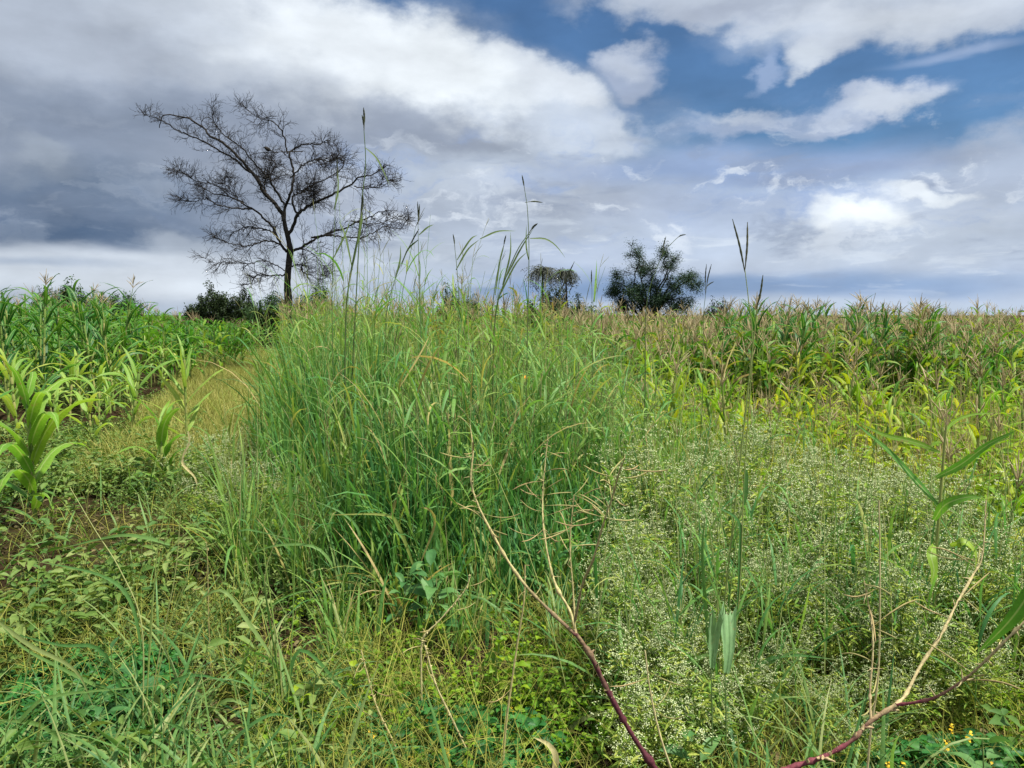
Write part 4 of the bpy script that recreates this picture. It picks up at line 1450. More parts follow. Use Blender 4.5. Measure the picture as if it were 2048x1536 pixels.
    l3 = branch_level(l2, 6, .15, .48, 7, .05, .8, .12, .2)
    tubes(tw, l3, np.linspace(.0048, .003, 7)[None] * np.ones((len(l3), 1)), 3)
    l4 = branch_level(l3, 2, .1, .3, 4, .15, .8, .2, .2, keep=.6)
    tubes(tw, l4, np.linspace(.0036, .0026, 4)[None] * np.ones((len(l4), 1)), 3)
    # the matted middle of the crown
    mid = A[[2, 3, 6, 8, 9]]
    l5 = branch_level(mid, 34, .3, .95, 8, .0, 1.0, .2, .18)
    tubes(tw, l5, np.linspace(.006, .003, 8)[None] * np.ones((len(l5), 1)), 3)
    l6 = branch_level(l5, 5, .15, .45, 6, .08, .8, .1, .2)
    tubes(tw, l6, np.linspace(.0042, .0028, 6)[None] * np.ones((len(l6), 1)), 3)
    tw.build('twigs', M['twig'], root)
    # the bird
    bpos = T(912, 424, -.3)
    bird = MB()
    q = smooth([bpos + np.array(p) for p in [(-.10, 0, .05), (-.06, 0, .04), (0, 0, .0), (.07, .0, -.03), (.16, 0, -.07)]], 16)
    tubes(bird, q, np.interp(np.linspace(0, 1, 16), [0, .1, .22, .45, .65, .8, 1], [.006, .03, .034, .06, .045, .016, .012]), 8)
    q = smooth([bpos + np.array(p) for p in [(-.15, 0, .045), (-.09, 0, .05)]], 4)
    tubes(bird, q, [.002, .005, .008, .012], 6)
    for dx in (-.01, .02):
        tubes(bird, smooth([bpos + np.array((dx, 0, -.03)), bpos + np.array((dx - .01, 0, -.1))], 3), [.004, .004, .004], 4)
    o = bird.build('bird', M['bark'])
    tag(o, 'small dark bird perched high in the bare tree', 'bird')
    pr = MB()
    q = smooth([bpos + np.array(p) for p in [(-.5, .1, -.13), (-.2, .03, -.09), (.02, 0, -.1), (.4, .05, -.06), (.9, .3, .0)]], 12) - o0
    tubes(pr, q, np.linspace(.008, .014, 12), 4)
    pr.build('branch', M['bark'], root)


bare_tree()


# ------------------------------------------------------------------ bushes on the skyline
def bush(name, label, cat, px0, px1, ptop, d, mat, lumps, nleaf, lsize, seed, stems=6, shape=1.0):
    x0, x1 = xat(px0, d), xat(px1, d)
    top = CAMH + (HZ - ptop) / F * d
    cx, wd = (x0 + x1) / 2, x1 - x0
    root = empty(name, (cx, d, float(height(cx, d))))
    tag(root, label, cat)
    rs = np.random.default_rng(seed)
    lf, st = MB(), MB()
    ph = rs.random(6) * 6.28

    def env(u):      # ragged outline of the crown
        e = np.clip(1 - np.abs(u) ** 2.6, 0, 1) ** .55
        return e * (.86 + .10 * np.sin(u * 7 + ph[0]) + .07 * np.sin(u * 17 + ph[1]) + .04 * np.sin(u * 37 + ph[2]))
    ns = 230
    u = rs.uniform(-.97, .97, ns); w_ = rs.uniform(-.8, .8, ns)
    tipz = top * env(u) * np.sqrt(np.clip(1 - w_ ** 2 * .7, 0, 1)) * rs.uniform(.72, 1.05, ns)
    tips_ = np.stack([u * wd / 2, w_ * wd * .3, tipz], 1)
    foot_ = np.stack([u * wd * .36, w_ * wd * .2, np.full(ns, -.05)], 1)
    kn = foot_ * .35 + tips_ * .65; kn[:, 2] = tipz * .45
    kn2 = foot_ * .12 + tips_ * .88; kn2[:, 2] = tipz * .78
    P_ = np.stack([foot_, (foot_ + kn) / 2, kn, kn2, tips_], 1)
    tubes(st, P_, np.tile([.03, .022, .014, .009, .004], (ns, 1)), 4)
    tw_ = branch_level(P_[:, 1:], 5, .15, .42, 4, .35, .7, .25, .2)
    tubes(st, tw_, np.tile([.007, .006, .005, .003], (len(tw_), 1)), 3)
    n = int(nleaf * 2.6)
    src_ = np.concatenate([tw_.reshape(-1, 3), tw_[:, 1:].reshape(-1, 3), P_[:, 2:].reshape(-1, 3)])
    pos = src_[rs.integers(0, len(src_), n)] + rs.normal(0, .07, (n, 3))
    pos[:, 2] = np.maximum(pos[:, 2], .05)
    L_ = rs.uniform(.7, 1.5, n) * lsize
    leaflets(lf, pos, unit(rs.normal(0, 1, (n, 3)) + np.array([0, 0, .5])), L_, L_ * .42, v=np.clip(rs.normal(.45, .22, n), 0, 1))
    st.build('branches', M['twig'], root)
    lf.build('crown', mat, root)
    return root


bush('thorn_bush', 'dark rounded thorn bush on the skyline left of the bare tree', 'bush', 362, 530, 566, 42, M['bush_dark'], 5, 9000, .11, 1)
bush('bush', 'lower green bush between the dark thorn bush and the bare trunk', 'bush', 485, 622, 580, 40, M['bush_green'], 4, 5200, .11, 2)
bush('bush', 'small domed dark green bush just right of the bare trunk', 'bush', 590, 680, 560, 38, M['bush_green'], 3, 4200, .10, 3)
bush('bush', 'olive bush behind the tall dark maize at far left', 'bush', 60, 205, 556, 36, M['bush_green'], 5, 6000, .11, 4)
bush('bush', 'low green bush on the skyline right of the tall dark maize', 'bush', 190, 300, 576, 40, M['bush_green'], 4, 5000, .10, 5)
bush('bush', 'low dark bush behind the tall grass in the middle of the skyline', 'bush', 858, 970, 570, 38, M['bush_green'], 4, 4600, .10, 6)
bush('bush', 'wide olive brown bush under the vine draped stumps', 'bush', 1030, 1200, 570, 33, M['bush_dark'], 6, 6500, .10, 8)
bush('bush', 'tiny dark bush on the skyline right of the small leafy tree', 'bush', 1405, 1465, 592, 40, M['bush_dark'], 3, 1800, .10, 9)


def leafy_tree():
    D = 28.0
    s_ = D / F
    cx = xat(1300, D)
    root = empty('leafy_tree', (cx, D, 0))
    tag(root, 'small dark leafy tree with an open thorny crown on the skyline', 'tree')
    T = lambda px, py, dy=0.0: np.array([(xat(px, D) - cx) * .9, dy, CAMH + (HZ - (645 - (645 - py) * .93)) * s_])
    limbs = [
        [(1300, 650), (1285, 600), (1262, 570), (1262, 540), (1268, 520), (1262, 505), (1245, 497)],
        [(1300, 650), (1290, 590), (1275, 545), (1282, 520), (1270, 500), (1258, 490)],
        [(1300, 640), (1300, 580), (1305, 550), (1298, 525), (1285, 505)],
        [(1300, 640), (1312, 580), (1330, 540), (1322, 515), (1330, 500), (1312, 497)],
        [(1300, 640), (1318, 590), (1335, 545), (1345, 520), (1348, 510)],
        [(1305, 640), (1335, 580), (1355, 562), (1375, 548), (1395, 548)],
        [(1305, 640), (1340, 585), (1362, 565), (1382, 560), (1396, 575)],
        [(1295, 640), (1265, 590), (1240, 565), (1228, 560), (1222, 545)],
        [(1295, 640), (1255, 590), (1235, 580), (1222, 575)],
        [(1300, 640), (1325, 600), (1350, 595), (1385, 590)],
        [(1300, 640), (1280, 600), (1255, 600), (1232, 600)],
        [(1300, 640), (1290, 610), (1270, 590), (1250, 580)],
        [(1300, 640), (1310, 610), (1330, 590), (1350, 575)],
        [(1300, 645), (1270, 625), (1250, 615), (1235, 618)],
        [(1300, 645), (1330, 625), (1350, 615), (1375, 612)],
        [(1300, 645), (1305, 610), (1312, 585), (1310, 560)],
        [(1300, 645), (1285, 625), (1278, 600), (1282, 575)],
    ]
    A = []
    mbt = MB()
    tubes(mbt, smooth([(0, 0, -.1), (.03, 0, .6), tuple(T(1300, 645))], 8), np.linspace(.10, .07, 8), 8)
    mbt.build('trunk', M['bark'], root)
    for i, l in enumerate(limbs):
        dep = ((i * 37) % 11 - 5) * .2
        q = smooth([T(x, y, dep * j / len(l)) for j, (x, y) in enumerate(l)], 26)
        q[1:] += RNG.normal(0, .02, (25, 3))
        mb_ = MB(); tubes(mb_, q, np.linspace(.035, .010, 26), 5); mb_.build('branch', M['bark'], root)
        A.append(q)
    A = np.stack(A)
    tw = MB()
    l2 = branch_level(A, 13, .2, .5, 6, .06, 1.1, .2, .12)
    tubes(tw, l2, np.linspace(.014, .007, 6)[None] * np.ones((len(l2), 1)), 3)
    l3 = branch_level(l2, 4, .1, .32, 4, .1, 1.0, .2, .2)
    tubes(tw, l3, np.linspace(.009, .006, 4)[None] * np.ones((len(l3), 1)), 3)
    tw.build('twigs', M['twig'], root)
    lf = MB()
    pts = np.concatenate([l3.reshape(-1, 3), l2[:, 2:].reshape(-1, 3)])
    pts = pts[RNG.random(len(pts)) < np.interp(pts[:, 2], [1.5, 2.6, 4.3], [1, .95, .6])]
    pos = np.repeat(pts, 11, 0) + RNG.normal(0, .09, (len(pts) * 11, 3))
    L_ = RNG.uniform(.028, .058, len(pos))
    leaflets(lf, pos, rand_dirs(len(pos), -.5, .9), L_, L_ * .55)
    lf.build('crown', M['bush_blue'], root)


leafy_tree()


def snag(px, ptop, pw, d, label, name='vine_draped_stump'):
    s_ = d / F
    cx = xat(px, d)
    root = empty(name, (cx, d, 0))
    tag(root, label, 'dead tree')
    top = CAMH + (HZ - ptop) * s_
    wd = pw * s_
    st, vn, lf = MB(), MB(), MB()
    tubes(st, smooth([(0, 0, -.1), (.03, 0, top * .5), (0, 0, top - .1)], 10), np.linspace(.07, .03, 10), 6)
    st.build('trunk', M['bark'], root)
    n = 130
    p, _, _ = centerlines(np.tile([[0, 0, top - .12]], (n, 1)) + RNG.normal(0, .05, (n, 3)), RNG.random(n) * 6.28, wd * RNG.uniform(.7, 1.7, n), RNG.uniform(.2, 1.2, n), RNG.uniform(2.0, 3.0, n), 8, .55)
    tubes(vn, p, np.tile(np.linspace(.009, .005, 9), (n, 1)), 3)
    pos = p[:, 2:].reshape(-1, 3)
    pos = np.repeat(pos, 2, 0) + RNG.normal(0, .025, (len(pos) * 2, 3))
    L_ = RNG.uniform(.03, .07, len(pos))
    leaflets(lf, pos, rand_dirs(len(pos), -1, .2), L_, L_ * .6)
    vn.build('vines', M['vine'], root); lf.build('leaves', M['vine'], root)


snag(1084, 538, 38, 31, 'wider of the two stumps draped in dry vines on the skyline')
snag(1131, 542, 26, 31.5, 'narrower stump draped in dry vines beside the wider one')


# ------------------------------------------------------------------ foreground plants that stand out
def px_path(pts, d, k=24, dj=0.0, wig=0.0, o0=None):
    q = smooth([np.array(PX(p[0], p[1], d + (p[2] if len(p) > 2 else 0) + dj * i)) for i, p in enumerate(pts)], k)
    if wig:
        q[1:] += RNG.normal(0, wig, (k - 1, 3))
    return q if o0 is None else q - o0


def pod(mb_, a, d, ang, elev, L_, curve, r=.0022):
    """a thin curved seed pod on a short stalk"""
    dr = np.array([math.cos(ang) * math.cos(elev), math.sin(ang) * math.cos(elev), math.sin(elev)])
    up = np.array([0, 0, 1.0])
    q = smooth([a, a + dr * L_ * .35 - up * curve * L_ * .3, a + dr * L_ * .7 - up * curve * L_ * .25, a + dr * L_ + up * curve * L_ * .2], 12)
    tubes(mb_, q, np.interp(np.linspace(0, 1, 12), [0, .25, .35, .85, 1], [r * .35, r * .4, r, r, r * .2]), 6)


def dead_weed(label, foot, branches, d, mat, podn, r0):
    """branches: list of (points, start radius, end radius, s0, s1)"""
    o0 = np.array(foot)
    root = empty('dead_weed', foot)
    tag(root, label, 'dried weed')
    for bi, (pts, ra, rb, s0, s1) in enumerate(branches):
        k = 40
        q = px_path(pts, d, k, o0=o0)
        if bi == 0:
            q = np.vstack([np.linspace((0, 0, -.05), q[0], 9)[:-1], q]); kk = len(q)
        else:
            kk = k
        mb_ = MB()
        rr = .74 * np.interp(np.linspace(0, 1, kk), [0, 1], [ra, rb]) * (1 + .16 * RNG.normal(0, 1, kk))
        if bi > 0 or True:      # knots where leaves were
            rr *= 1 + .5 * (RNG.random(kk) < .14)
        tubes(mb_, q, rr, 8, s=np.linspace(s0, s1, kk)[None])
        # stubs of old leaf stalks
        nst = 13
        ii = RNG.integers(kk // 3, kk - 1, nst)
        for i in ii:
            e = q[i] + unit(RNG.normal(0, 1, 3) + np.array([0, 0, .6])) * RNG.uniform(.006, .03)
            tubes(mb_, smooth([q[i], e], 3), [rb * .9, rb * .6, rb * .25], 4, s=np.full((1, 3), s1))
        mb_.build('stem', mat, root)
        n = podn[bi] if bi < len(podn) else 4
        for _ in range(n):
            i = RNG.integers(kk // 2, kk)
            pb_ = MB(); pod(pb_, q[i], d, RNG.random() * 6.28, RNG.uniform(-.3, .6), RNG.uniform(.06, .14), RNG.uniform(-.25, .3), .0018)
            pb_.build('pod', M['pod'], root)
    return root


D1 = 2.15
ft = PX(1335, 1580, D1); ft = Vector((ft.x + .06, ft.y - .05, float(height(ft.x, ft.y))))
dead_weed('dried branching weed with a dark red stem fork in the bottom middle', ft, [
    ([(1312, 1540), (1262, 1466), (1216, 1382), (1182, 1312), (1152, 1268)], .0105, .0085, 0, .30),
    ([(1152, 1270), (1100, 1222, .03), (1052, 1172, .06), (1016, 1122, .09), (982, 1062, .12), (957, 1012, .14), (942, 962, .16), (946, 902, .18), (940, 850, .2)], .0075, .0022, .25, 1.0),
    ([(1152, 1268), (1140, 1222, .05), (1112, 1172, .1), (1096, 1112, .15), (1086, 1042, .2), (1086, 982, .25), (1090, 930, .28), (1096, 868, .3)], .006, .002, .4, 1.1),
    ([(1150, 1258), (1146, 1180, .02), (1140, 1085, .04), (1148, 990, .06)], .004, .0018, .6, 1.1),
    ([(1150, 1240), (1166, 1166, -.05), (1186, 1120, -.1), (1206, 1050, -.14), (1226, 990, -.17), (1238, 945, -.2), (1250, 915, -.22)], .0055, .0018, .35, 1.05),
], D1, M['red_stem'], [0, 14, 18, 12, 14], .01)

D2 = 1.75
ft = PX(1540, 1640, D2); ft = Vector((ft.x - .08, ft.y + .05, float(height(ft.x, ft.y))))
dead_weed('fallen dried weed with a pinkish forked branch in the bottom right corner', ft, [
    ([(1540, 1550), (1592, 1532), (1650, 1512), (1702, 1482), (1742, 1442), (1792, 1410)], .0075, .007, .1, .75),
    ([(1792, 1410), (1812, 1388, .03), (1842, 1330, .07), (1882, 1270, .1), (1912, 1210, .14), (1946, 1150, .18), (1965, 1110, .2), (1972, 1000, .24)], .0062, .002, .75, 1.2),
    ([(1792, 1410), (1830, 1405, -.03), (1872, 1394, -.06), (1922, 1364, -.1), (1962, 1330, -.14), (2002, 1290, -.18), (2060, 1232, -.2)], .0052, .003, .35, 1.0),
    ([(1742, 1442), (1740, 1380, .03), (1746, 1300, .05), (1742, 1240, .08), (1728, 1160, .1)], .0042, .0016, .7, 1.1),
], D2, M['red_stem2'], [0, 7, 6, 5], .008)


def dry_stalk(label, pts, d, r, knob=True):
    q0 = PX(pts[0][0], pts[0][1], d)
    foot = Vector((q0.x, q0.y, float(height(q0.x, q0.y))))
    o0 = np.array(foot)
    q = px_path(pts, d, 40, o0=o0)
    q = np.vstack([np.linspace((0, 0, -.03), q[0], 7)[:-1], q])
    mb_ = MB()
    rr = .72 * np.linspace(r, r * .55, len(q)) * (1 + .25 * RNG.normal(0, 1, len(q)).clip(-1, 1) * (1 if knob else .3))
    tubes(mb_, q, rr, 7)
    o = empty('dry_stalk', foot)
    tag(o, label, 'dry stalk')
    for _ in range(30 if knob else 6):      # rough husks along the stem
        i = RNG.integers(10, len(q))
        e = q[i] + unit(RNG.normal(0, 1, 3)) * RNG.uniform(.006, .014)
        tubes(mb_, smooth([q[i], e], 3), [r * .5, r * .45, r * .1], 4)
    mb_.build('stem', M['straw'], o)
    for _ in range(4):
        i = RNG.integers(20, len(q))
        pb_ = MB(); pod(pb_, q[i], d, RNG.random() * 6.28, RNG.uniform(-.5, .4), RNG.uniform(.08, .14), RNG.uniform(-.3, .5), .0018)
        pb_.build('pod', M['pod'], o)
    return o


dry_stalk('rough straw coloured stalk, leftmost of the three at bottom middle', [(812, 1536), (780, 1470), (752, 1410), (735, 1350), (722, 1300)], 2.5, .006)
dry_stalk('rough straw coloured stalk, middle one of the three at bottom middle', [(948, 1530), (905, 1440), (872, 1370), (855, 1310), (847, 1282)], 2.5, .006)
dry_stalk('smooth pale upright stalk, rightmost of the three at bottom middle', [(1005, 1540), (1012, 1450), (1024, 1360), (1036, 1280), (1048, 1200), (1050, 1130)], 2.4, .006, False)
dry_stalk('straw stalk slanting right above the bottom middle creeper', [(842, 1300), (850, 1270), (880, 1240), (930, 1180), (940, 1150)], 2.8, .006)
dry_stalk('thin bare tan stalk at the bottom right, left of the fallen weed', [(1350, 1560), (1320, 1470), (1300, 1380), (1290, 1300)], 2.1, .005, False)
dry_stalk('thin upright tan stalk crossing the fallen pinkish branch', [(1733, 1560), (1742, 1460), (1757, 1340), (1760, 1150), (1758, 1000)], 1.9, .0045, False)
dry_stalk('black burnt stick upright in the weeds at left', [(417, 1230), (416, 1170), (415, 1120), (413, 1085)], 3.4, .004, False)


# loose dry pods and twisted leaf
def twisted_leaf():
    d = 6.2
    mb_ = MB()
    pts = [(376, 862), (379, 885), (366, 912), (366, 928), (376, 940), (390, 955), (394, 972)]
    q = px_path(pts, d, 20)
    blade_along(mb_, q, .02, v=.7, tilt=.2, prof=lambda s: np.sin(np.pi * np.clip(s * .92 + .05, 0, 1)) ** .5)
    o = mb_.build('dry_leaf', M['straw'])
    tag(o, 'twisted pale dry leaf hanging beside the small maize plant', 'leaf')


twisted_leaf()


# foreground tussocks with long stems
def tussock(label, foot, blades, culms, nb, bl, bw, d, spikes=(), mat='fore_blade', extra=()):
    o0 = np.array(foot)
    root = empty('grass_tussock', foot)
    tag(root, label, 'grass tussock')
    lf, cu, sp = MB(), MB(), MB()
    b = np.concatenate([RNG.normal(0, .035, (nb, 2)), np.zeros((nb, 1))], 1)
    ribbons(lf, b, RNG.random(nb) * 6.28, bl * RNG.uniform(.5, 1.1, nb), bw * RNG.uniform(.6, 1.2, nb), RNG.uniform(.05, .6, nb), RNG.uniform(.4, 1.9, nb), segs=10, fold=.3, wob=.4)
    for pts in blades:
        q = px_path(pts, d, 16, o0=o0)
        blade_along(lf, q, bw * 1.15, v=RNG.uniform(.3, .8), tilt=RNG.normal(0, .5))
    for w_, pts in extra:
        q = px_path(pts, d, 16, o0=o0)
        blade_along(lf, q, w_, v=RNG.uniform(.2, .6), tilt=RNG.normal(0, .3))
    for pts in culms:
        q = px_path(pts, d, 24, o0=o0)
        q = np.vstack([np.linspace((RNG.normal(0, .02), RNG.normal(0, .02), 0), q[0], 5)[:-1], q])
        tubes(cu, q, np.linspace(.0034, .0014, len(q)), 5, v=np.array([RNG.uniform(.2, .8)]))
    for a, b_ in spikes:
        q = px_path([a, ((a[0] + b_[0]) / 2 + 2, (a[1] + b_[1]) / 2), b_], d, 14, o0=o0)
        tubes(sp, q, np.interp(np.linspace(0, 1, 14), [0, .35, .8, 1], [.0012, .0036, .003, .001]) * (1 + .3 * (np.arange(14) % 2)), 5)
    lf.build('blades', M[mat], root)
    if cu.n: cu.build('culms', M['tall_stem'], root)
    if sp.n: sp.build('seed_heads', M['seed'], root)
    return root


def gfoot(px, d):
    x = xat(px, d)
    return Vector((x, d, float(height(x, d))))


tussock('tall thin grass tussock with long leaning stems at the lower left', gfoot(286, 2.75),
        [[(287, 1490), (250, 1420), (200, 1370), (110, 1400), (30, 1450)], [(287, 1480), (230, 1395), (130, 1340), (40, 1290), (-20, 1220)],
         [(288, 1500), (210, 1310), (120, 1290), (0, 1262)], [(290, 1470), (310, 1390), (390, 1350), (500, 1380)], [(284, 1300), (260, 1200), (200, 1150), (60, 1120)],
         [(340, 1090), (290, 1075), (230, 1072), (110, 1100)], [(300, 1440), (330, 1480), (440, 1490)]],
        [[(286, 1440), (283, 1250), (240, 1140), (190, 1060), (140, 975)], [(292, 1440), (305, 1200), (335, 1060), (372, 870)], [(296, 1440), (320, 1300), (350, 1150), (361, 1030)],
         [(290, 1440), (300, 1300), (315, 1100), (345, 960)], [(298, 1440), (340, 1250), (400, 1110), (430, 1085)]],
        26, .5, .013, 2.75)
tussock('grass tussock with upright green stems at the bottom left of the middle', gfoot(567, 2.8),
        [[(567, 1440), (600, 1300), (700, 1400), (790, 1536)], [(565, 1400), (540, 1240), (520, 1130), (480, 1060), (610, 1085)], [(560, 1450), (500, 1360), (470, 1350), (476, 1430)],
         [(567, 1450), (640, 1370), (700, 1350)], [(560, 1480), (470, 1400), (400, 1440), (340, 1520)], [(555, 1330), (500, 1250), (440, 1180), (360, 1235)]],
        [[(566, 1420), (555, 1280), (530, 1150), (590, 1000)], [(560, 1420), (548, 1250), (528, 1100), (530, 990)], [(575, 1420), (585, 1250), (590, 1100), (595, 1010)],
         [(556, 1420), (535, 1260), (500, 1170), (480, 1110)]],
        30, .48, .013, 2.8)
tussock('green grass tussock with a tall forked seed spike in the white-flowered weeds', gfoot(1445, 2.8),
        [[(1440, 1450), (1420, 1300), (1405, 1120), (1410, 1030)], [(1470, 1400), (1520, 1330), (1580, 1310), (1680, 1320)], [(1460, 1420), (1400, 1370), (1340, 1390), (1310, 1440)],
         [(1475, 1230), (1480, 1100), (1475, 1040), (1425, 1010)], [(1450, 1390), (1530, 1330), (1615, 1290)], [(1450, 1440), (1560, 1390), (1700, 1480)], [(1440, 1300), (1360, 1330), (1290, 1360)]],
        [[(1450, 1430), (1478, 1200), (1488, 960), (1505, 700), (1497, 600), (1490, 540)], [(1446, 1430), (1460, 1200), (1475, 1060)], [(1442, 1430), (1435, 1200), (1420, 1060)],
         [(1460, 1430), (1490, 1260), (1510, 1180), (1640, 1010)], [(1455, 1430), (1500, 1280), (1516, 1160)], [(1505, 700), (1512, 640), (1517, 600)]],
        24, .42, .015, 2.8, spikes=[((1490, 545), (1465, 438)), ((1490, 540), (1495, 444)), ((1513, 618), (1526, 550))],
        extra=[(.020, [(1488, 1010), (1491, 980), (1492, 945), (1490, 938)])])
tussock('grass blades leaning in from the lower left edge', gfoot(-10, 2.4),
        [[(0, 1500), (60, 1420), (120, 1390), (330, 1370)], [(0, 1440), (80, 1450), (150, 1500), (240, 1540)], [(-20, 1230), (60, 1290), (150, 1340), (190, 1420)]],
        [[(-5, 1500), (60, 1430), (90, 1380)], [(-8, 1500), (40, 1400), (60, 1300)]], 18, .45, .013, 2.4)
tussock('small grass tussock with curved pale blades at the bottom edge', gfoot(430, 2.3),
        [[(430, 1560), (470, 1480), (540, 1430), (600, 1440)], [(430, 1560), (380, 1470), (320, 1440)]], [], 16, .32, .012, 2.3)
tussock('broad bluish green grass tussock before the broad leaved weed', gfoot(800, 3.9),
        [[(830, 1140), (800, 1060), (770, 1030), (650, 1030)], [(835, 1140), (850, 1040), (830, 985), (785, 960)], [(840, 1130), (870, 1050), (860, 1020), (840, 1015)]], [], 34, .6, .018, 3.9, mat='tall_blade')
tussock('grass tussock with pale drooping blade left of the tall grass', gfoot(690, 4.0),
        [[(690, 1180), (720, 1080), (690, 1030), (625, 1000)], [(690, 1180), (640, 1100), (560, 1090), (490, 1110)]], [], 34, .6, .015, 4.0)

# dead pale blade at the bottom
mb = MB()
blade_along(mb, px_path([(1100, 1570), (1112, 1520), (1098, 1490), (1066, 1474)], 2.3, 14), .022, v=.9, tilt=.1)
o = mb.build('dry_leaf', M['straw'])
tag(o, 'curled pale dry grass leaf at the bottom edge of the middle', 'leaf')


# the maize plant with long stiff leaves on the right
def big_leaf_maize():
    d = 3.1
    foot = gfoot(1868, d)
    o0 = np.array(foot)
    root = empty('maize_plant', foot)
    tag(root, 'maize plant with long stiff leaves rising above the white-flowered weeds at right', 'maize plant')
    st = MB()
    q = px_path([(1868, 1250), (1872, 1120), (1882, 980), (1890, 880), (1893, 850)], d, 20, o0=o0)
    q = np.vstack([np.linspace((0, 0, 0), q[0], 5)[:-1], q])
    tubes(st, q, np.linspace(.009, .004, len(q)), 7, v=np.array([.8]))
    st.build('stalk', M['stalk'], root)
    for w_, v_, pts in [(.034, .3, [(1872, 955), (1920, 930, -.05), (1975, 890, -.1), (2035, 860, -.14)]),
                        (.030, .35, [(1876, 1010), (1830, 960, .05), (1775, 900, .1), (1700, 838, .14)]),
                        (.026, .6, [(1880, 905), (1830, 885, .06), (1770, 870, .12), (1715, 845, .2)]),
                        (.040, .55, [(1868, 1040), (1890, 1010, -.04), (1930, 995, -.08), (1965, 995, -.1)]),
                        (.038, .85, [(1900, 1090), (1930, 1085, -.03), (1950, 1110, -.05), (1948, 1150, -.06)]),
                        (.042, .9, [(1868, 1090), (1862, 1110, -.05), (1868, 1140, -.08), (1862, 1170, -.1)]),
                        (.016, .7, [(1888, 870), (1905, 845, .03), (1940, 830, .05), (1990, 825, .05)])]:
        mb_ = MB()
        blade_along(mb_, px_path(pts, d, 16, o0=o0), w_, v=v_, tilt=RNG.normal(.2, .3), fold=.25)
        mb_.build('leaf', M['maize_young'], root)
    mb_ = MB()
    for a in range(5):
        e = [(1862, 800), (1888, 800), (1905, 790), (1925, 800), (1880, 820)][a]
        tubes(mb_, px_path([(1893, 852), ((1893 + e[0]) / 2 + 3, 822), e], d, 8, o0=o0), np.linspace(.0015, .0025, 8), 4)
    mb_.build('tassel', M['tassel'], root)


big_leaf_maize()


def edge_leaf():
    d = 1.6
    foot = gfoot(2150, d)
    o0 = np.array(foot)
    root = empty('maize_plant', foot)
    tag(root, 'broad dark green maize leaf reaching in at the right edge', 'maize plant')
    st = MB()
    q = px_path([(2140, 1300), (2130, 1200), (2120, 1050), (2110, 980)], d, 14, o0=o0)
    q = np.vstack([np.linspace((0, 0, 0), q[0], 5)[:-1], q])
    tubes(st, q, np.linspace(.009, .005, len(q)), 7)
    st.build('stalk', M['stalk'], root)
    for w_, pts in [(.05, [(2122, 1100), (2070, 1170, .03), (2020, 1240, .06), (1955, 1306, .1)]), (.05, [(2120, 1060), (2180, 1000), (2250, 1050)])]:
        mb_ = MB()
        blade_along(mb_, px_path(pts, d, 16, o0=o0), w_, v=.15, tilt=.1, fold=.2)
        mb_.build('leaf', M['maize_young'], root)


edge_leaf()


# broad-leaved weeds
def wide_leaf(mb_, a, b, w, v, sag=.15, lobes=0, m=0):
    """an ovate leaf from a to b with a midrib fold and pointed tip"""
    a = np.asarray(a, float); b = np.asarray(b, float)
    L_ = np.linalg.norm(b - a)
    k = 9
    t = np.linspace(0, 1, k)[:, None]
    q = a * (1 - t) + b * t + np.array([0, 0, 1]) * (np.sin(np.pi * t) * sag * L_)
    d = unit(b - a)
    sd_ = np.cross(d, [0, 0, 1.0])
    if np.linalg.norm(sd_) < .2:
        sd_ = np.array([1.0, 0, 0])
    sd_ = unit(sd_)
    rl = RNG.normal(0, .35)
    nr = np.cross(sd_, d)
    sd_ = sd_ * math.cos(rl) + nr * math.sin(rl)
    nr = np.cross(sd_, d)
    s = t[:, 0]
    wp = np.sin(np.pi * s ** .75) ** .85
    if lobes:
        wp = wp * (1 + .22 * np.sin(s * lobes * 6.28))
    hw = (w / 2 * wp + .0005)[:, None]
    V = np.stack([q - sd_ * hw + nr * hw * .3, q - sd_ * hw * .5 + nr * hw * .18, q, q + sd_ * hw * .5 + nr * hw * .18, q + sd_ * hw + nr * hw * .3], 1)
    idx = np.arange(k * 5).reshape(k, 5)
    Fq = np.concatenate([np.stack([idx[:-1, j], idx[:-1, j + 1], idx[1:, j + 1], idx[1:, j]], -1) for j in range(4)])
    mb_.add(V.reshape(-1, 3), Fq, v, np.repeat(s, 5), m)


def broad_weed(label, px, d, h, nl, L_, asp, mat, lean=(0, 0), name='broadleaf_weed', stem='pf_stem', extra=()):
    foot = gfoot(px, d)
    root = empty(name, foot)
    tag(root, label, 'weed')
    st, lf = MB(), MB()
    q = smooth([(0, 0, 0), (lean[0] * .4, lean[1] * .4, h * .5), (lean[0], lean[1], h)], 12)
    tubes(st, q, np.linspace(.004, .0018, 12), 6)
    a0 = RNG.random() * 6.28
    for i in range(nl):
        t = .25 + .75 * (i + .5) / nl
        b = np.array([np.interp(t, np.linspace(0, 1, 12), q[:, j]) for j in range(3)])
        an = a0 + i * 2.4 + RNG.normal(0, .2)
        el_ = RNG.uniform(.0, .7) * (.4 + t)
        dv = np.array([math.cos(an) * math.cos(el_), math.sin(an) * math.cos(el_), math.sin(el_)])
        l_ = L_ * RNG.uniform(.7, 1.15) * (1.1 - .4 * t)
        pet = b + dv * l_ * .22
        tubes(st, smooth([b, pet], 3), [.0016, .0014, .001], 4)
        wide_leaf(lf, pet, pet + dv * l_ + np.array([0, 0, -.15 * l_]), l_ * asp, RNG.random())
    st.build('stem', M[stem], root)
    lf.build('leaves', M[mat], root)
    return root


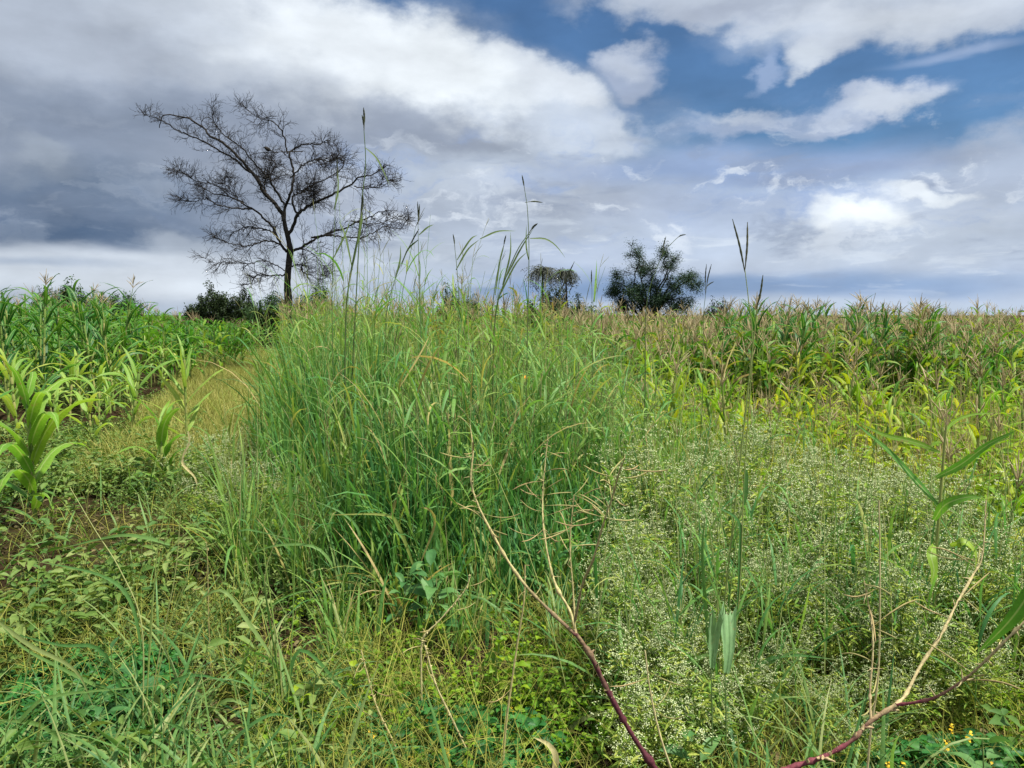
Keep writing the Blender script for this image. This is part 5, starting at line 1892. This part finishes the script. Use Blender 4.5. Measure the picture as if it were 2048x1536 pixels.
broad_weed('broad-leaved weed with pointed blue-green leaves before the tall grass', 880, 3.55, .42, 16, .15, .42, 'broad', (-.06, .0))
broad_weed('leafy weed with lance leaves left of the broad-leaved weed', 790, 3.6, .38, 14, .12, .35, 'broad', (.05, .02))
broad_weed('weed with lance leaves below the torn pale leaf at right', 1400, 2.35, .3, 9, .14, .3, 'broad', (.03, .0))
broad_weed('small bright weed with round leaves left of the smooth pale stalk', 640, 2.6, .2, 9, .07, .7, 'weed_lime', (.0, .0))
broad_weed('weed with pale pointed leaves in the lower left corner patch', 155, 2.65, .3, 11, .11, .48, 'broad', (.02, .0))
broad_weed('weed with large drooping leaves right of the corner patch at lower left', 225, 2.8, .34, 9, .12, .5, 'broad', (.03, .0))
broad_weed('yellow-green weed with small round leaves right of the dark gap', 985, 3.0, .34, 22, .055, .75, 'weed_lime', (.03, .0))
broad_weed('yellow-green weed with small round leaves left of the red stem fork', 1045, 2.9, .3, 20, .055, .75, 'weed_lime', (-.04, .0))
broad_weed('yellow-leaved seedling left of the straw stalks', 705, 2.9, .26, 10, .06, .8, 'weed_lime', (-.02, .0))
broad_weed('lime-leaved weed among the thatch left of the leftmost straw stalk', 590, 2.75, .24, 16, .07, .5, 'weed_lime', (-.02, .0))
broad_weed('wide-leaved weed under the maize leaf at the right edge', 2030, 2.3, .35, 10, .12, .5, 'broad', (-.03, .0))

for (pa, pb, w_, d_, lab) in [((862, 1210), (838, 1150), .075, 3.5, 'large pale green oval leaf standing upright by the broad-leaved weed'),
                              ((1422, 1335), (1424, 1205), .05, 2.4, 'pale torn leaf upright on the left of the green tussock at right'),
                              ((1450, 1345), (1470, 1208), .058, 2.42, 'wider pale torn leaf with a notched tip in the green tussock'),
                              ((222, 1300), (240, 1272), .05, 2.7, 'rounded bright green leaf standing over the lower left corner patch')]:
    a, b = np.array(PX(*pa, d_)), np.array(PX(*pb, d_ + .03))
    foot = Vector((a[0], a[1], float(height(a[0], a[1]))))
    o0 = np.array(foot)
    root = empty('leafy_shoot', foot)
    tag(root, lab, 'leaf')
    mb = MB(); tubes(mb, smooth([(0, 0, -.02), (a - o0) * .5 + np.array([.01, 0, 0]), a - o0], 8), np.linspace(.004, .002, 8), 5)
    mb.build('stem', M['pf_stem'], root)
    mb = MB()
    if 'torn' in lab:
        nu, nvv = 13, 16
        uu = np.linspace(-1, 1, nu)
        ax = b - o0 - (a - o0); Lx = np.linalg.norm(ax); ax = ax / Lx
        sdx = unit(np.cross(ax, [0.15, -1.0, .1])); nrx = np.cross(sdx, ax)
        edge_ = 1 - .16 * np.abs(np.sin(uu * 4.1 + w_ * 90)) - .10 * RNG.random(nu) - .14 * (np.abs(uu - .25) < .2)
        G = []
        for t in np.linspace(0, 1, nvv):
            wv = (.28 + .72 * t ** .7) * (1 + .05 * math.sin(t * 21))
            z = t * edge_ * Lx
            G.append(a - o0 + ax * z[:, None] + sdx * (uu * w_ / 2 * wv)[:, None] + nrx * (.012 * np.abs(uu) - .06 * t * t * (1 if w_ > .055 else -.4) + .0015 * np.cos(uu * 24))[:, None])
        G = np.array(G); ii = np.arange(nvv * nu).reshape(nvv, nu)
        mb.add(G.reshape(-1, 3), np.stack([ii[:-1, :-1], ii[:-1, 1:], ii[1:, 1:], ii[1:, :-1]], -1).reshape(-1, 4), np.tile(.35 + .4 * (np.arange(nu) % 2), nvv), np.repeat(np.linspace(0, 1, nvv), nu))
    else:
        wide_leaf(mb, a - o0, b - o0, w_, .4, sag=0)
    mb.build('blade', M['pale_leaf'] if 'pale' in lab else M['broad'], root)


# dark creeping plants with small yellow flowers
def creeper(label, group, nl, spread, flowers, lanceolate=False):
    root = empty('creeping_weed')
    tag(root, label, 'creeping weed', group)
    lf, st, fl = MB(), MB(), MB()
    n = nl
    a = RNG.random(n) * 6.28
    r = spread * np.sqrt(RNG.random(n))
    top = np.stack([r * np.cos(a), r * np.sin(a), RNG.uniform(.07, .17, n) * (1.2 - .5 * r / spread)], 1)
    q = np.stack([top * np.array([.3, .3, 0]), top * np.array([.8, .8, .6]), top], 1)
    tubes(st, q, np.tile([.002, .0015, .001], (n, 1)), 3)
    per = 3 if not lanceolate else 5
    pos = np.repeat(top, per, 0)
    an = np.tile(np.arange(per) * 6.28 / per, n) + np.repeat(RNG.random(n) * 6.28, per)
    dv = np.stack([np.cos(an), np.sin(an), RNG.uniform(-.1, .5, n * per)], 1)
    L_ = RNG.uniform(.028, .045, n * per) * (1.3 if lanceolate else 1)
    leaflets(lf, pos, dv, L_, L_ * (.38 if lanceolate else .72), droop=.2)
    st.build('stems', M['pf_stem'], root); lf.build('leaves', M['creeper'], root)
    if flowers:
        for i in range(flowers):
            k = RNG.integers(0, n)
            b = top[k] * np.array([.9, .9, 1])
            tubes(st, smooth([b * np.array([1, 1, .4]), b + np.array([0, 0, .05])], 3), [.0015, .0012, .001], 3)
            m_ = 9
            p = b + np.stack([RNG.normal(0, .003, m_), RNG.normal(0, .003, m_), .03 + np.linspace(0, .035, m_)], 1)
            leaflets(fl, p, rand_dirs(m_, .0, .6), RNG.uniform(.008, .013, m_), .009, droop=.0)
        fl.build('flowers', M['yellow'], root)
    return root


def place_creepers(label, group, spots, nl, spread, flowers, lance=False):
    pr = [creeper(label, group, nl, spread, flowers, lance) for _ in range(2)]
    scatter_plants(pr, spots, [random.uniform(.85, 1.15) for _ in spots])


place_creepers('low dark green plant with yellow flowers under the straw stalks at bottom middle', 'yellow-flowered creepers at bottom middle',
               [tuple(gfoot(p, d)) for p, d in [(700, 2.75), (770, 2.6), (850, 2.62), (930, 2.65), (990, 2.75), (880, 2.45), (760, 2.4), (960, 2.45), (1040, 2.6), (690, 2.5), (830, 2.8)]], 75, .18, 1)
place_creepers('low dark green plant with yellow flowers under the pinkish fallen branch', 'yellow-flowered creepers at bottom right',
               [tuple(gfoot(p, d)) for p, d in [(1770, 2.5), (1850, 2.55), (1920, 2.5), (1980, 2.6), (1880, 2.35), (1800, 2.3), (1960, 2.35), (2040, 2.5), (1730, 2.4)]], 85, .18, 3)
place_creepers('low bluish green plant with lance leaves in the lower left corner', 'bluish creepers at lower left',
               [tuple(gfoot(p, d)) for p, d in [(40, 2.9), (110, 3.0), (180, 3.05), (60, 3.2), (130, 3.3), (210, 3.25), (-20, 3.0), (20, 2.7), (110, 2.75), (190, 2.85), (240, 3.1), (-60, 3.2)]], 85, .22, 0, True)


# bright single flowers and butterflies of colour in the field
for px, py, d, key, lab in [(1050, 757, 5.6, 'orange', 'single orange flower among the tall grass'), (1703, 722, 10, 'yellow', 'single yellow flower among the maize at right')]:
    c = PX(px, py, d)
    foot = Vector((c.x, c.y, float(height(c.x, c.y))))
    root = empty('flower', foot)
    tag(root, lab, 'flower')
    mb = MB(); tubes(mb, smooth([(0, 0, 0), (.02, 0, (c.z) * .5), (0, 0, c.z - foot.z)], 8), np.linspace(.003, .0015, 8), 4)
    mb.build('stem', M['tall_stem'], root)
    mb = MB()
    n = 9
    a = np.arange(n) / n * 6.28
    leaflets(mb, np.tile([[0, 0, c.z - foot.z]], (n, 1)), np.stack([np.cos(a), np.sin(a) - .4, .35 + .5 * np.sin(a)], 1), .028 if key == 'orange' else .035, .018, droop=0)
    mb.build('petals', M[key], root)
